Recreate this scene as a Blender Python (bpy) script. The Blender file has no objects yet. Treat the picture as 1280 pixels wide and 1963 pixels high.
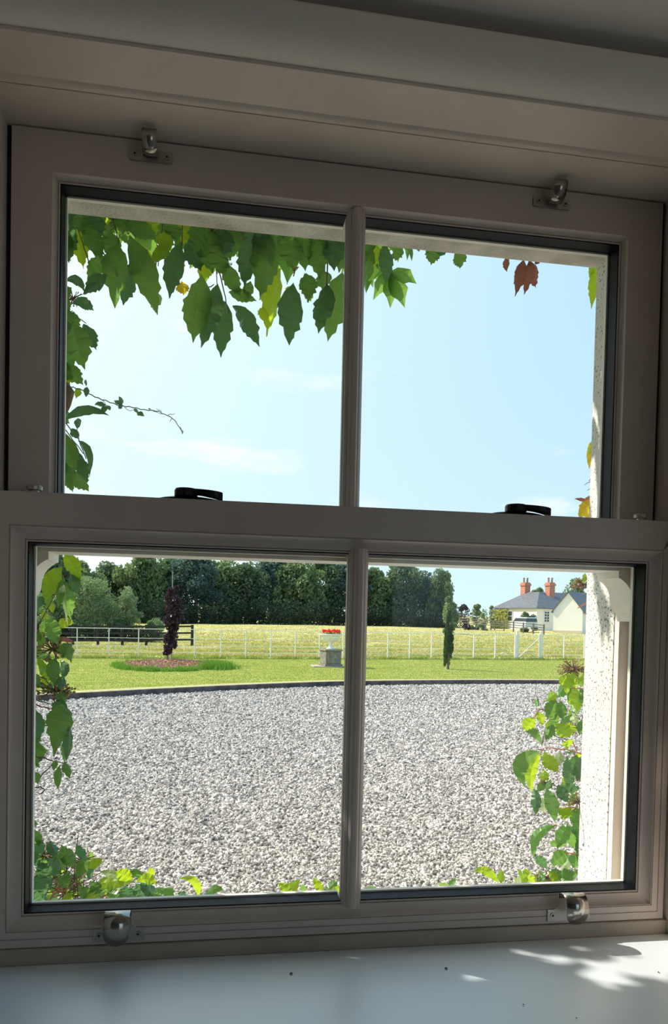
import bpy, math, random
import numpy as np
from mathutils import Vector, Matrix

# ------------------------------------------------------------ camera, sky, sun, exposure
scn = bpy.context.scene
COL = scn.collection
F = 1408.0                      # focal length in pixels of the 1280 x 1963 frame
CY = 1220.0                     # row of the lens axis (vertical shift)
EYE = 1.75                      # height of the eye above the drive
YAW, PIT, ROL = math.radians(9.04), math.radians(-1.55), math.radians(1.277)

def turn(x, y, z):
    c, s = math.cos(ROL), math.sin(ROL); x, z = c*x - s*z, s*x + c*z
    c, s = math.cos(PIT), math.sin(PIT); y, z = c*y - s*z, s*y + c*z
    c, s = math.cos(YAW), math.sin(YAW); x, y = c*x + s*y, -s*x + c*y
    return Vector((x, y, z))

cam = bpy.data.cameras.new('camera'); camo = bpy.data.objects.new('camera', cam); COL.objects.link(camo)
R_, U_, FW = turn(1, 0, 0), turn(0, 0, 1), turn(0, 1, 0)
camo.matrix_world = Matrix(((R_.x, U_.x, -FW.x, 0), (R_.y, U_.y, -FW.y, 0), (R_.z, U_.z, -FW.z, EYE), (0, 0, 0, 1)))
cam.sensor_fit = 'VERTICAL'; cam.sensor_height = 36.0; cam.lens = F/1963*36.0
cam.shift_y = (CY - 981.5)/1963.0
cam.clip_start = 0.02; cam.clip_end = 2000
scn.camera = camo

SUN_AZ, SUN_EL = math.radians(57), math.radians(42)      # left of the window's normal, above the horizon
SUN = Vector((-math.sin(SUN_AZ)*math.cos(SUN_EL), math.cos(SUN_AZ)*math.cos(SUN_EL), math.sin(SUN_EL)))
sl = bpy.data.lights.new('sun', 'SUN'); sl.energy = 5.6; sl.angle = math.radians(0.55); sl.color = (1.0, 0.93, 0.80)
so = bpy.data.objects.new('sun', sl); COL.objects.link(so)
so.rotation_euler = SUN.to_track_quat('Z', 'Y').to_euler()

world = bpy.data.worlds.new('sky'); scn.world = world; world.use_nodes = True
def sky():
    nt = world.node_tree; N = nt.nodes; L = nt.links; N.clear()
    out = N.new('ShaderNodeOutputWorld'); bg = N.new('ShaderNodeBackground'); L.new(bg.outputs[0], out.inputs[0])
    tc = N.new('ShaderNodeTexCoord'); sep = N.new('ShaderNodeSeparateXYZ'); L.new(tc.outputs['Generated'], sep.inputs[0])
    def m(op, a, b=None, c=None, clamp=False):
        n = N.new('ShaderNodeMath'); n.operation = op; n.use_clamp = clamp
        for i, v in enumerate((a, b, c)):
            if v is None: continue
            if isinstance(v, (int, float)): n.inputs[i].default_value = v
            else: L.new(v, n.inputs[i])
        return n.outputs[0]
    def mix(f, a, b):
        n = N.new('ShaderNodeMix'); n.data_type = 'RGBA'
        if isinstance(f, (int, float)): n.inputs[0].default_value = f
        else: L.new(f, n.inputs[0])
        for i, v in ((6, a), (7, b)):
            if isinstance(v, tuple): n.inputs[i].default_value = (*v, 1)
            else: L.new(v, n.inputs[i])
        return n.outputs[2]
    z = m('MAXIMUM', sep.outputs[2], 0.0)
    dt = N.new('ShaderNodeVectorMath'); dt.operation = 'DOT_PRODUCT'; L.new(tc.outputs['Generated'], dt.inputs[0]); dt.inputs[1].default_value = SUN
    blue = mix(m('POWER', m('MULTIPLY', z, 1.15, clamp=True), 0.75), (0.74, 0.96, 1.03), (0.20, 0.54, 1.0))
    # the sky pales towards the sun
    near = m('POWER', m('MULTIPLY_ADD', dt.outputs['Value'], 1.0, 0.0, clamp=True), 2.0)
    c = mix(m('MULTIPLY', near, 1.65, clamp=True), blue, (0.95, 1.12, 1.12))
    core = m('POWER', m('MAXIMUM', dt.outputs['Value'], 0.0), 14.0)
    c = mix(m('MULTIPLY', core, 0.8, clamp=True), c, (1.9, 1.9, 1.8))
    # low banks of soft cloud
    mp = N.new('ShaderNodeMapping'); mp.inputs['Scale'].default_value = (2.6, 2.6, 9.5); mp.inputs['Location'].default_value = (3.1, 0.4, 0.55)
    L.new(tc.outputs['Generated'], mp.inputs[0])
    nz = N.new('ShaderNodeTexNoise'); nz.inputs['Scale'].default_value = 1.5; nz.inputs['Detail'].default_value = 6; nz.inputs['Roughness'].default_value = 0.55
    L.new(mp.outputs[0], nz.inputs[0])
    low = m('SUBTRACT', 1.0, m('MULTIPLY', z, 3.4), clamp=True)
    thr = m('SUBTRACT', 0.635, m('MULTIPLY', m('MULTIPLY', low, 0.20), m('MULTIPLY_ADD', dt.outputs['Value'], 1.5, 0.15, clamp=True)))
    cl = m('MULTIPLY', m('SUBTRACT', nz.outputs[0], thr), 6.0, clamp=True)
    c = mix(m('MULTIPLY', cl, 0.85), c, (1.08, 1.08, 1.06))
    # below the horizon: dull ground
    c = mix(m('MULTIPLY', sep.outputs[2], -30.0, clamp=True), c, (0.26, 0.25, 0.23))
    L.new(c, bg.inputs[0]); bg.inputs[1].default_value = 1.0
sky()
scn.view_settings.view_transform = 'Standard'; scn.view_settings.look = 'None'
scn.view_settings.gamma = 1.0; scn.view_settings.use_curve_mapping = False
scn.view_settings.exposure = 0.12

# ------------------------------------------------------------ pixel helpers (real places found from the photograph)
def ray(px, py): return turn((px-640)/F, 1.0, -(py-CY)/F)
def at(px, py, Y): r = ray(px, py); r = r*(Y/r.y); r.z += EYE; return r          # point on the plane y = Y
def far(px, py, D): r = ray(px, py)*D; r.z += EYE; return r                      # point D metres along the lens axis
def ground(px, D, z):
    """plan place seen at column px, D metres off, put at height z"""
    p = far(px, 1182+0.0223*(px-640), D); return Vector((p.x, p.y, z))
def hor(px): return 1182 + 0.0223*(px-640)

# ------------------------------------------------------------ materials
def lin(r, g, b):
    f = lambda v: ((v/255+0.055)/1.055)**2.4 if v > 10 else v/255/12.92
    return (f(r), f(g), f(b))

def nodes(name):
    m = bpy.data.materials.new(name); m.use_nodes = True
    nt = m.node_tree; nt.nodes.clear(); o = nt.nodes.new('ShaderNodeOutputMaterial')
    return m, nt, o

def mat(name, c1, c2=None, scale=20, rough=0.5, metal=0.0, bump=0.0, bscale=None, detail=4, spec=0.5, stretch=(1, 1, 1), ramp=(0.35, 0.65), rnd=0.0, coat=0.0):
    """principled surface, two colours mixed by noise, noise bump"""
    m, nt, o = nodes(name); N, L = nt.nodes, nt.links
    b = N.new('ShaderNodeBsdfPrincipled'); L.new(b.outputs[0], o.inputs[0])
    b.inputs['Roughness'].default_value = rough; b.inputs['Metallic'].default_value = metal
    b.inputs['Specular IOR Level'].default_value = spec; b.inputs['Coat Weight'].default_value = coat
    tc = N.new('ShaderNodeTexCoord'); mp = N.new('ShaderNodeMapping'); mp.inputs['Scale'].default_value = stretch
    L.new(tc.outputs['Object'], mp.inputs[0])
    col = None
    if c2 is not None:
        nz = N.new('ShaderNodeTexNoise'); nz.inputs['Scale'].default_value = scale; nz.inputs['Detail'].default_value = detail
        L.new(mp.outputs[0], nz.inputs[0])
        rp = N.new('ShaderNodeValToRGB'); rp.color_ramp.elements[0].position = ramp[0]; rp.color_ramp.elements[1].position = ramp[1]
        rp.color_ramp.elements[0].color = (*c1, 1); rp.color_ramp.elements[1].color = (*c2, 1)
        L.new(nz.outputs[0], rp.inputs[0]); col = rp.outputs[0]
    if rnd:
        oi = N.new('ShaderNodeObjectInfo'); hs = N.new('ShaderNodeHueSaturation')
        mr = N.new('ShaderNodeMapRange'); L.new(oi.outputs['Random'], mr.inputs[0]); mr.inputs[3].default_value = 1-rnd; mr.inputs[4].default_value = 1+rnd
        L.new(mr.outputs[0], hs.inputs['Value'])
        if col is not None: L.new(col, hs.inputs['Color'])
        else: hs.inputs['Color'].default_value = (*c1, 1)
        col = hs.outputs[0]
    if col is not None: L.new(col, b.inputs[0])
    else: b.inputs[0].default_value = (*c1, 1)
    if bump:
        n2 = N.new('ShaderNodeTexNoise'); n2.inputs['Scale'].default_value = bscale or scale*3; n2.inputs['Detail'].default_value = 5
        L.new(mp.outputs[0], n2.inputs[0])
        bp = N.new('ShaderNodeBump'); bp.inputs['Strength'].default_value = bump; bp.inputs['Distance'].default_value = 0.01
        L.new(n2.outputs[0], bp.inputs['Height']); L.new(bp.outputs[0], b.inputs['Normal'])
    return m

def leafmat(name, c1, c2, trans, rough=0.42, scale=14, rnd=0.18, tw=0.5, spec=0.4):
    """leaf: glossy skin over a diffuse and translucent body"""
    m, nt, o = nodes(name); N, L = nt.nodes, nt.links
    tc = N.new('ShaderNodeTexCoord'); nz = N.new('ShaderNodeTexNoise'); nz.inputs['Scale'].default_value = scale; nz.inputs['Detail'].default_value = 3
    L.new(tc.outputs['Object'], nz.inputs[0])
    rp = N.new('ShaderNodeValToRGB'); rp.color_ramp.elements[0].position = .35; rp.color_ramp.elements[1].position = .65
    rp.color_ramp.elements[0].color = (*c1, 1); rp.color_ramp.elements[1].color = (*c2, 1); L.new(nz.outputs[0], rp.inputs[0])
    oi = N.new('ShaderNodeObjectInfo'); mr = N.new('ShaderNodeMapRange'); L.new(oi.outputs['Random'], mr.inputs[0])
    mr.inputs[3].default_value = 1-rnd; mr.inputs[4].default_value = 1+rnd
    hs = N.new('ShaderNodeHueSaturation'); L.new(mr.outputs[0], hs.inputs['Value']); L.new(rp.outputs[0], hs.inputs['Color'])
    b = N.new('ShaderNodeBsdfPrincipled'); L.new(hs.outputs[0], b.inputs[0]); b.inputs['Roughness'].default_value = rough
    b.inputs['Specular IOR Level'].default_value = spec
    t = N.new('ShaderNodeBsdfTranslucent'); t.inputs[0].default_value = (*trans, 1)
    mx = N.new('ShaderNodeMixShader'); mx.inputs[0].default_value = tw; L.new(b.outputs[0], mx.inputs[1]); L.new(t.outputs[0], mx.inputs[2])
    L.new(mx.outputs[0], o.inputs[0])
    return m

M = {}
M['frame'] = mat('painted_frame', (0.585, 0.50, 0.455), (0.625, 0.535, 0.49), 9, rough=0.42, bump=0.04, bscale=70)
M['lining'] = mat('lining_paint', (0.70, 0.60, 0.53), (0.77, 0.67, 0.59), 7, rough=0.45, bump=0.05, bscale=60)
M['plaster'] = mat('white_plaster', (0.83, 0.76, 0.69), (0.87, 0.80, 0.73), 5, rough=0.75, bump=0.12, bscale=55)
M['groove'] = mat('dark_joint', (0.01, 0.01, 0.012), rough=0.8)
M['gasket'] = mat('black_gasket', (0.003, 0.0035, 0.005), (0.006, 0.007, 0.011), 40, rough=0.5, spec=.12, bump=0.03, bscale=200)
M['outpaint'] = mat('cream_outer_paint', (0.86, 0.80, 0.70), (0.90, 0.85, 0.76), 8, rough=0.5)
M['board'] = mat('window_board_paint', (0.80, 0.88, 0.96), (0.84, 0.91, 0.98), 4, rough=0.42, bump=0.05, bscale=22, coat=0.15, spec=.7)
_b = M['board'].node_tree.nodes['Principled BSDF'].inputs; _b['Coat Weight'].default_value = 1.0; _b['Coat Roughness'].default_value = .38; _b['Coat IOR'].default_value = 1.75
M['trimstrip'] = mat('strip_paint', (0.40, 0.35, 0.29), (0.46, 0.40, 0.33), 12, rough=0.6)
M['chrome'] = mat('polished_nickel', (0.42, 0.39, 0.35), rough=0.14, metal=1.0)
M['steel'] = mat('brushed_nickel', (0.50, 0.48, 0.44), (0.42, 0.40, 0.37), 90, rough=0.42, metal=0.85)
M['black'] = mat('black_metal', (0.012, 0.012, 0.014), rough=0.35, metal=0.4)
M['roomwall'] = mat('room_wall_paint', (0.74, 0.68, 0.62), (0.78, 0.72, 0.66), 3, rough=0.85)
M['floor'] = mat('room_floor_boards', (0.60, 0.50, 0.42), (0.68, 0.58, 0.50), 5, rough=0.7, stretch=(1, 8, 1))
M['stoneunder'] = mat('weathered_lintel', (0.50, 0.46, 0.39), (0.78, 0.73, 0.64), 14, rough=0.9, bump=0.5, bscale=160, detail=8)
M['sillstone'] = mat('painted_stone_sill', (0.74, 0.73, 0.70), (0.80, 0.79, 0.76), 9, rough=0.8, bump=0.2, bscale=120)

def dashmat():
    m, nt, o = nodes('pebble_dash_wall'); N, L = nt.nodes, nt.links
    b = N.new('ShaderNodeBsdfPrincipled'); L.new(b.outputs[0], o.inputs[0]); b.inputs['Roughness'].default_value = .9
    tc = N.new('ShaderNodeTexCoord')
    nz = N.new('ShaderNodeTexNoise'); nz.inputs['Scale'].default_value = 190; nz.inputs['Detail'].default_value = 3; L.new(tc.outputs['Object'], nz.inputs[0])
    n3 = N.new('ShaderNodeTexNoise'); n3.inputs['Scale'].default_value = 9; L.new(tc.outputs['Object'], n3.inputs[0])
    sb = N.new('ShaderNodeMath'); sb.operation = 'MULTIPLY_ADD'; L.new(n3.outputs[0], sb.inputs[0]); sb.inputs[1].default_value = .16; L.new(nz.outputs[0], sb.inputs[2])
    rp = N.new('ShaderNodeValToRGB'); e = rp.color_ramp.elements; e[0].position = .665; e[0].color = (.76, .74, .69, 1); e[1].position = .71; e[1].color = (.22, .22, .21, 1)
    L.new(sb.outputs[0], rp.inputs[0]); L.new(rp.outputs[0], b.inputs[0])
    bp = N.new('ShaderNodeBump'); bp.inputs['Strength'].default_value = .35; bp.inputs['Distance'].default_value = .004; bp.invert = True
    L.new(rp.outputs['Alpha'], bp.inputs['Height']); L.new(nz.outputs[0], bp.inputs['Height']); L.new(bp.outputs[0], b.inputs['Normal'])
    return m
M['dash'] = dashmat()

def glassmat():
    m, nt, o = nodes('clear_glass'); N, L = nt.nodes, nt.links
    t = N.new('ShaderNodeBsdfTransparent'); t.inputs[0].default_value = (.985, .99, .99, 1)
    g = N.new('ShaderNodeBsdfGlossy'); g.inputs['Roughness'].default_value = .02
    lw = N.new('ShaderNodeLayerWeight'); lw.inputs[0].default_value = .5
    p4 = N.new('ShaderNodeMath'); p4.operation = 'POWER'; L.new(lw.outputs['Facing'], p4.inputs[0]); p4.inputs[1].default_value = 4.5
    ma = N.new('ShaderNodeMath'); ma.operation = 'MULTIPLY_ADD'; L.new(p4.outputs[0], ma.inputs[0]); ma.inputs[1].default_value = .45; ma.inputs[2].default_value = .015
    mx = N.new('ShaderNodeMixShader'); L.new(ma.outputs[0], mx.inputs[0]); L.new(t.outputs[0], mx.inputs[1]); L.new(g.outputs[0], mx.inputs[2]); L.new(mx.outputs[0], o.inputs[0])
    return m
M['glass'] = glassmat()

# ------------------------------------------------------------ mesh helpers
def sm(me, on=True):
    me.polygons.foreach_set('use_smooth', [on]*len(me.polygons))

class MB:
    def __init__(s): s.v = []; s.f = []
    def add(s, vs, fs):
        b = len(s.v); s.v += [tuple(v) for v in vs]; s.f += [tuple(i+b for i in f) for f in fs]; return s
    def box(s, x0, x1, y0, y1, z0, z1):
        v = [(x, y, z) for z in (z0, z1) for y in (y0, y1) for x in (x0, x1)]
        return s.add(v, [(0, 2, 3, 1), (4, 5, 7, 6), (0, 1, 5, 4), (2, 6, 7, 3), (0, 4, 6, 2), (1, 3, 7, 5)])
    def hexa(s, lo, hi):      # lower ring, upper ring of the same count
        n = len(lo); v = list(lo)+list(hi)
        f = [tuple(range(n))[::-1], tuple(range(n, 2*n))]
        for i in range(n): j = (i+1) % n; f.append((i, j, j+n, i+n))
        return s.add(v, f)
    def tube(s, pts, r, n=6, cap=True, flat=1.0):
        pts = [Vector(p) for p in pts]
        if not isinstance(r, (list, tuple)): r = [r]*len(pts)
        up = Vector((0.13, 0.21, 0.97)); ring = []
        for i, p in enumerate(pts):
            d = (pts[min(i+1, len(pts)-1)]-pts[max(i-1, 0)]).normalized()
            a = d.cross(up)
            if a.length < 1e-3: a = d.cross(Vector((1, 0, 0)))
            a.normalize(); b = d.cross(a)
            ring += [p + a*(r[i]*math.cos(2*math.pi*k/n)) + b*(r[i]*flat*math.sin(2*math.pi*k/n)) for k in range(n)]
        f = []
        for i in range(len(pts)-1):
            for k in range(n):
                q = (k+1) % n; f.append((i*n+k, i*n+q, (i+1)*n+q, (i+1)*n+k))
        if cap: f += [tuple(range(n))[::-1], tuple(range((len(pts)-1)*n, len(pts)*n))]
        return s.add(ring, f)
    def lathe(s, c, prof, n=24):
        v = []; f = []
        for r, z in prof: v += [(c[0]+r*math.cos(2*math.pi*k/n), c[1]+r*math.sin(2*math.pi*k/n), c[2]+z) for k in range(n)]
        for i in range(len(prof)-1):
            for k in range(n): q = (k+1) % n; f.append((i*n+k, i*n+q, (i+1)*n+q, (i+1)*n+k))
        f += [tuple(range(n))[::-1], tuple(range((len(prof)-1)*n, len(prof)*n))]
        return s.add(v, f)
    def ball(s, c, r, n=6, m=4):
        v = [(c[0], c[1], c[2]-r)]; f = []
        for j in range(1, m):
            t = -math.pi/2+math.pi*j/m
            v += [(c[0]+r*math.cos(t)*math.cos(2*math.pi*k/n), c[1]+r*math.cos(t)*math.sin(2*math.pi*k/n), c[2]+r*math.sin(t)) for k in range(n)]
        v.append((c[0], c[1], c[2]+r))
        for k in range(n): f.append((0, 1+(k+1) % n, 1+k))
        for j in range(m-2):
            for k in range(n): q = (k+1) % n; f.append((1+j*n+k, 1+j*n+q, 1+(j+1)*n+q, 1+(j+1)*n+k))
        b = 1+(m-2)*n; t = len(v)-1
        for k in range(n): f.append((b+k, b+(k+1) % n, t))
        return s.add(v, f)
    def prism(s, poly, y0, y1):      # outline in x, z pushed from y0 to y1
        n = len(poly); v = [(x, y0, z) for x, z in poly]+[(x, y1, z) for x, z in poly]
        f = [tuple(range(n)), tuple(range(n, 2*n))[::-1]]
        for i in range(n): j = (i+1) % n; f.append((i, i+n, j+n, j))
        return s.add(v, f)
    def prismx(s, poly, x0, x1):     # outline in y, z pushed along x
        n = len(poly); v = [(x0, y, z) for y, z in poly]+[(x1, y, z) for y, z in poly]
        f = [tuple(range(n))[::-1], tuple(range(n, 2*n))]
        for i in range(n): j = (i+1) % n; f.append((i, j, j+n, i+n))
        return s.add(v, f)
    def prismz(s, poly, z0, z1):
        n = len(poly); v = [(x, y, z0) for x, y in poly]+[(x, y, z1) for x, y in poly]
        f = [tuple(range(n))[::-1], tuple(range(n, 2*n))]
        for i in range(n): j = (i+1) % n; f.append((i, j, j+n, i+n))
        return s.add(v, f)
    def build(s, name, m, parent=None, smooth=False, bevel=0, **kw):
        v = np.array(s.v); c = (v.min(0)+v.max(0))/2; c[2] = v[:, 2].min()
        me = bpy.data.meshes.new(name); me.from_pydata([tuple(p) for p in (v-c)], [], s.f)
        me.materials.append(M[m] if isinstance(m, str) else m); me.update()
        if smooth: sm(me)
        o = bpy.data.objects.new(name, me); COL.objects.link(o)
        o.location = c
        if parent is not None:
            o.parent = parent; w = Vector((0, 0, 0)); q = parent
            while q is not None: w += q.location; q = q.parent
            o.location = Vector(c)-w
        if bevel:
            b = o.modifiers.new('bevel', 'BEVEL'); b.width = bevel; b.segments = 2; b.limit_method = 'ANGLE'; b.angle_limit = math.radians(40)
        tag(o, **kw); return o

def tag(o, label=None, cat=None, group=None, kind=None):
    if label: o['label'] = label
    if cat: o['category'] = cat
    if group: o['group'] = group
    if kind: o['kind'] = kind
    return o
def empty(name, loc, **kw):
    o = bpy.data.objects.new(name, None); COL.objects.link(o); o.location = loc; o.empty_display_size = .05
    return tag(o, **kw)
def fix_normals(o):
    import bmesh
    b = bmesh.new(); b.from_mesh(o.data); bmesh.ops.recalc_face_normals(b, faces=b.faces); b.to_mesh(o.data); b.free(); return o
def mesh_np(name, V, Fc, m, smooth=False):
    """fast mesh from arrays; Fc all triangles or all quads"""
    me = bpy.data.meshes.new(name); k = Fc.shape[1]
    me.vertices.add(len(V)); me.vertices.foreach_set('co', V.astype(np.float32).ravel())
    me.loops.add(Fc.size); me.loops.foreach_set('vertex_index', Fc.astype(np.int32).ravel())
    me.polygons.add(len(Fc)); me.polygons.foreach_set('loop_start', np.arange(0, Fc.size, k, dtype=np.int32)); me.polygons.foreach_set('loop_total', np.full(len(Fc), k, dtype=np.int32))
    me.update(calc_edges=True); me.materials.append(M[m] if isinstance(m, str) else m)
    if smooth: sm(me)
    return me

# ------------------------------------------------------------ THE ROOM AND THE WALL
XL, XR = -0.300, 0.703          # sash edges
BZ = 1.263                      # top of the window board
YO = 1.30                       # outer face of the wall
OX0, OX1, OZ1 = -0.300, 0.689, 2.413   # opening in the outer face
CEIL = 2.488
def wall_front():
    # masonry leaf (outside, pebble dash), four blocks around the opening
    w = MB()
    w.box(-6, OX0, 1.20, YO, -0.3, 5.2); w.box(OX1, 6, 1.20, YO, -0.3, 5.2)
    w.box(OX0, OX1, 1.20, YO, -0.3, 1.19)
    w.box(OX0, OX1, 1.20, YO, 2.60, 5.2)
    w.build('wall_outer', 'dash', kind='structure', label='white pebble dashed outer wall and window reveal')
    l = MB(); l.box(OX0-0.0, OX1, 1.195, YO+0.002, OZ1, 2.60)
    l.build('trim_1', 'stoneunder', kind='structure', label='weathered concrete lintel underside above the window')
    w = MB()
    w.box(-6, -0.325, .88, 1.20, 0.15, 3.0); w.box(.728, 6, .88, 1.20, 0.15, 3.0)
    w.box(-.325, .728, .95, 1.20, 0.15, 1.20); w.box(-.325, .728, .95, 1.20, 2.47, 3.0)
    w.build('wall_window', 'plaster', kind='structure', label='thick plastered inner wall around the window')
    s = MB(); s.prismx([(1.12, 1.20), (1.12, 1.262), (1.20, 1.255), (1.345, 1.228), (1.345, 1.17), (1.30, 1.17), (1.30, 1.19), (1.195, 1.195)], OX0+.001, OX1-.001)
    s.build('trim_2', 'sillstone', kind='structure', label='pale outer stone sill')
wall_front()

def room():
    b = MB(); b.box(-2.4, 2.8, -2.0, 1.0, .05, .25); b.build('floor', 'floor', kind='structure')
    b = MB(); b.box(-2.4, 2.8, -2.0, .945, CEIL, CEIL+.2); b.build('ceiling', 'plaster', kind='structure', label='low white ceiling just above the window head')
    b = MB(); b.box(-2.5, -2.4, -2.0, .88, .05, 2.7); b.build('wall_left', 'roomwall', kind='structure')
    b = MB(); b.box(2.8, 2.9, -2.0, .88, .05, 2.7); b.build('wall_right', 'roomwall', kind='structure')
    # back wall with an unseen window, added to let fill daylight in
    b = MB(); b.box(-2.4, BW[0], -2.1, -2.0, .05, 2.7); b.box(BW[1], 2.8, -2.1, -2.0, .05, 2.7)
    b.box(BW[0], BW[1], -2.1, -2.0, .05, BW[2]); b.box(BW[0], BW[1], -2.1, -2.0, BW[3], 2.7)
    b.build('wall_back', 'roomwall', kind='structure')
    b = MB(); b.box(BW[0], BW[1], -2.04, -2.036, BW[2], BW[3]); b.build('added_fill_window', 'glass', kind='structure')
BW = (1.0, 2.7, 0.6, 2.35)
room()

def lining():
    w = empty('window_1', (0.2, 1.1, BZ), kind='structure', label='painted box frame that carries both sliding sashes')
    def p(mb, name, m, **kw): return mb.build(name, m, w, **kw)
    # head lining: flat board with a joint line, then a softly rounded moulding to the room
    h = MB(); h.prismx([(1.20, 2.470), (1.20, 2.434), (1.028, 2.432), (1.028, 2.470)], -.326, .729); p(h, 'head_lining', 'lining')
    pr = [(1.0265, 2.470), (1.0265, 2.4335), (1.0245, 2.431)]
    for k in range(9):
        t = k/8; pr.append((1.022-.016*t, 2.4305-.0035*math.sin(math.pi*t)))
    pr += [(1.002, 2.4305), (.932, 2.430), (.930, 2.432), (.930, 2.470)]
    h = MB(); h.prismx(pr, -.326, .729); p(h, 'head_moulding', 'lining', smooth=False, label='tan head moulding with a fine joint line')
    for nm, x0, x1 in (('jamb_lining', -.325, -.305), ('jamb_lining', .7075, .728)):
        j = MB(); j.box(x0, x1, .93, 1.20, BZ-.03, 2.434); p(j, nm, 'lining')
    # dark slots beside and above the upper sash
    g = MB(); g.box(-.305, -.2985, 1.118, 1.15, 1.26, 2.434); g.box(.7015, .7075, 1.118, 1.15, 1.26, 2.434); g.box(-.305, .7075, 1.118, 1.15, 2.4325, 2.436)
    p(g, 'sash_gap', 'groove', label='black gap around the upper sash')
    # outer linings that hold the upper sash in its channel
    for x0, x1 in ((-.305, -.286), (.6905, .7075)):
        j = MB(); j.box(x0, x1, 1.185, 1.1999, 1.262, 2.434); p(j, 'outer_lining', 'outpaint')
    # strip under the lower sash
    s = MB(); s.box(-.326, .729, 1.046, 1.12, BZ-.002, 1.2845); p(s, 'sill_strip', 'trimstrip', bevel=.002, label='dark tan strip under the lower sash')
    return w
win = lining()

def plaster_head():
    # rounded plaster nose over the lining, then the shadow gap to the ceiling
    pr = [(.93, 2.62), (.9298, 2.4335)]
    for k in range(25):
        t = k/24*math.pi/2; pr.append((.928-.050*math.sin(t), 2.4335+.034*(1-math.cos(t))))
    pr += [(.879, 2.470), (.915, 2.4715), (.915, 2.62)]
    b = MB(); b.prismx(pr, -.6, 1.0); b.build('trim_3', 'plaster', kind='structure', label='rounded white plaster edge over the window head')
    for nm, x0, x1 in (('trim_4', -.40, -.307), ('trim_5', .709, .80)):
        b = MB(); b.box(x0, x1, .879, .93, BZ, 2.47); b.build(nm, 'plaster', kind='structure', bevel=.004)
plaster_head()

def board():
    b = MB(); b.box(-.45, .85, .74, 1.05, BZ-.03, BZ)
    o = b.build('window_board', 'board', bevel=.006, label='glossy pale blue white window board under the lower sash', cat='window sill')
    for (px, py, r) in ((558, 1867, .0022), (855, 1857, .0022), (1003, 1926, .0012), (1105, 1952, .0011), (1262, 1864, .0014)):
        rr = ray(px, py); q = rr*((BZ+.0008-EYE)/rr.z); c = (q.x, q.y, BZ+.0008)
        d = MB(); d.tube([(c[0]-r, c[1], c[2]), (c[0], c[1]+r*.3, c[2]+r*.5), (c[0]+r, c[1], c[2])], [r*.3, r*.8, r*.3], 6, flat=.6)
        d.build('dirt_speck', 'black', label={558: 'tiny black speck left of centre on the window board', 855: 'tiny black speck right of centre on the window board', 1003: 'faint small speck near the front of the window board', 1105: 'faintest speck at the front right of the window board', 1262: 'small speck inside the sun patch at far right'}[px], cat='speck')
board()

# ------------------------------------------------------------ THE SASHES
def sash(name, label, y, inn, out, mx, prof, gz, rails, outlip=.004):
    """inn/out = x0,x1,z0,z1; prof per side: list of (q outward from the glazing edge, depth behind the face)"""
    root = empty(name, ((out[0]+out[1])/2, y+.02, out[2]), label=label, cat='window sash')
    D = .0485
    def ringpt(side_corner, q, last, dy):
        # side_corner: 0 BL 1 BR 2 TR 3 TL
        sx = (-1, 1, 1, -1)[side_corner]; sz = (-1, -1, 1, 1)[side_corner]
        ix = inn[0] if sx < 0 else inn[1]; iz = inn[2] if sz < 0 else inn[3]
        if last: return ((out[0] if sx < 0 else out[1]), y+dy, (out[2] if sz < 0 else out[3]))
        return (ix+sx*q, y+dy, iz+sz*q)
    for side, nm in ((0, 'rail'), (1, 'stile'), (2, 'rail'), (3, 'stile')):
        a, b = side, (side+1) % 4
        pf = prof[side]
        pts = [(0, .0405, 0)] + [(q, d, 0) for q, d in pf] + [(0, pf[-1][1], 1), (0, D, 1), (0, D, 0)]
        m = MB(); n = len(pts)
        va = [ringpt(a, q, l, d) for q, d, l in pts]; vb = [ringpt(b, q, l, d) for q, d, l in pts]
        m.add(va+vb, [(i, (i+1) % n, (i+1) % n+n, i+n) for i in range(n)]+[tuple(range(n))[::-1], tuple(range(n, 2*n))])
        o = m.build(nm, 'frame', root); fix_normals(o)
    # panes with black gasket tunnels and cream outer beads
    for (x0, x1, sd) in ((inn[0], mx[0], 0), (mx[1], inn[1], 1)):
        z0, z1 = inn[2], inn[3]; t = .0016; e = x0 if sd == 0 else x1-t
        g = MB(); a, b = y+.0125, y+.0405
        g.box(e, e+t, a, b, z0, z1); g.box(x0, x1, a, b, z1-t, z1); g.box(x0, x1, a, b, z0, z0+t)
        g.build('gasket', 'gasket', root, label='black glazing gasket')
        g = MB(); a, b = y+.041, y+.0485; t = outlip
        e = x0 if sd == 0 else x1-t
        g.box(e, e+t, a, b, z0, z1); g.box(x0, x1, a, b, z1-t, z1); g.box(x0, x1, a, b, z0, z0+t)
        g.build('outer_bead', 'outpaint', root, label='thin cream outer bead')
        p = MB(); p.box(x0+.001, x1-.001, y+.026, y+.028, z0+.001, z1-.001); p.build('pane', 'glass', root)
    # glazing bar
    w = mx[1]-mx[0]; c = (mx[0]+mx[1])/2; h = w/2
    half = [(h, .024), (h, .014), (h-.0015, .012), (h-.003, .0085), (h-.006, .005), (h-.0075, .005), (h-.008, .002), (h-.0105, -.0015), (h-.0130, -.003)]
    pl = [(c+a, y+d) for a, d in half]+[(c-a, y+d) for a, d in half[::-1]]
    m = MB(); m.prismz(pl, inn[2]-.006, inn[3]+.006); fix_normals(m.build('glazing_bar', 'frame', root))
    m = MB(); m.box(c-h+.006, c+h-.006, y+.029, y+.040, inn[2], inn[3]); m.build('outer_glazing_bar', 'black', root, label='dark outer face of the glazing bar')
    return root

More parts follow.
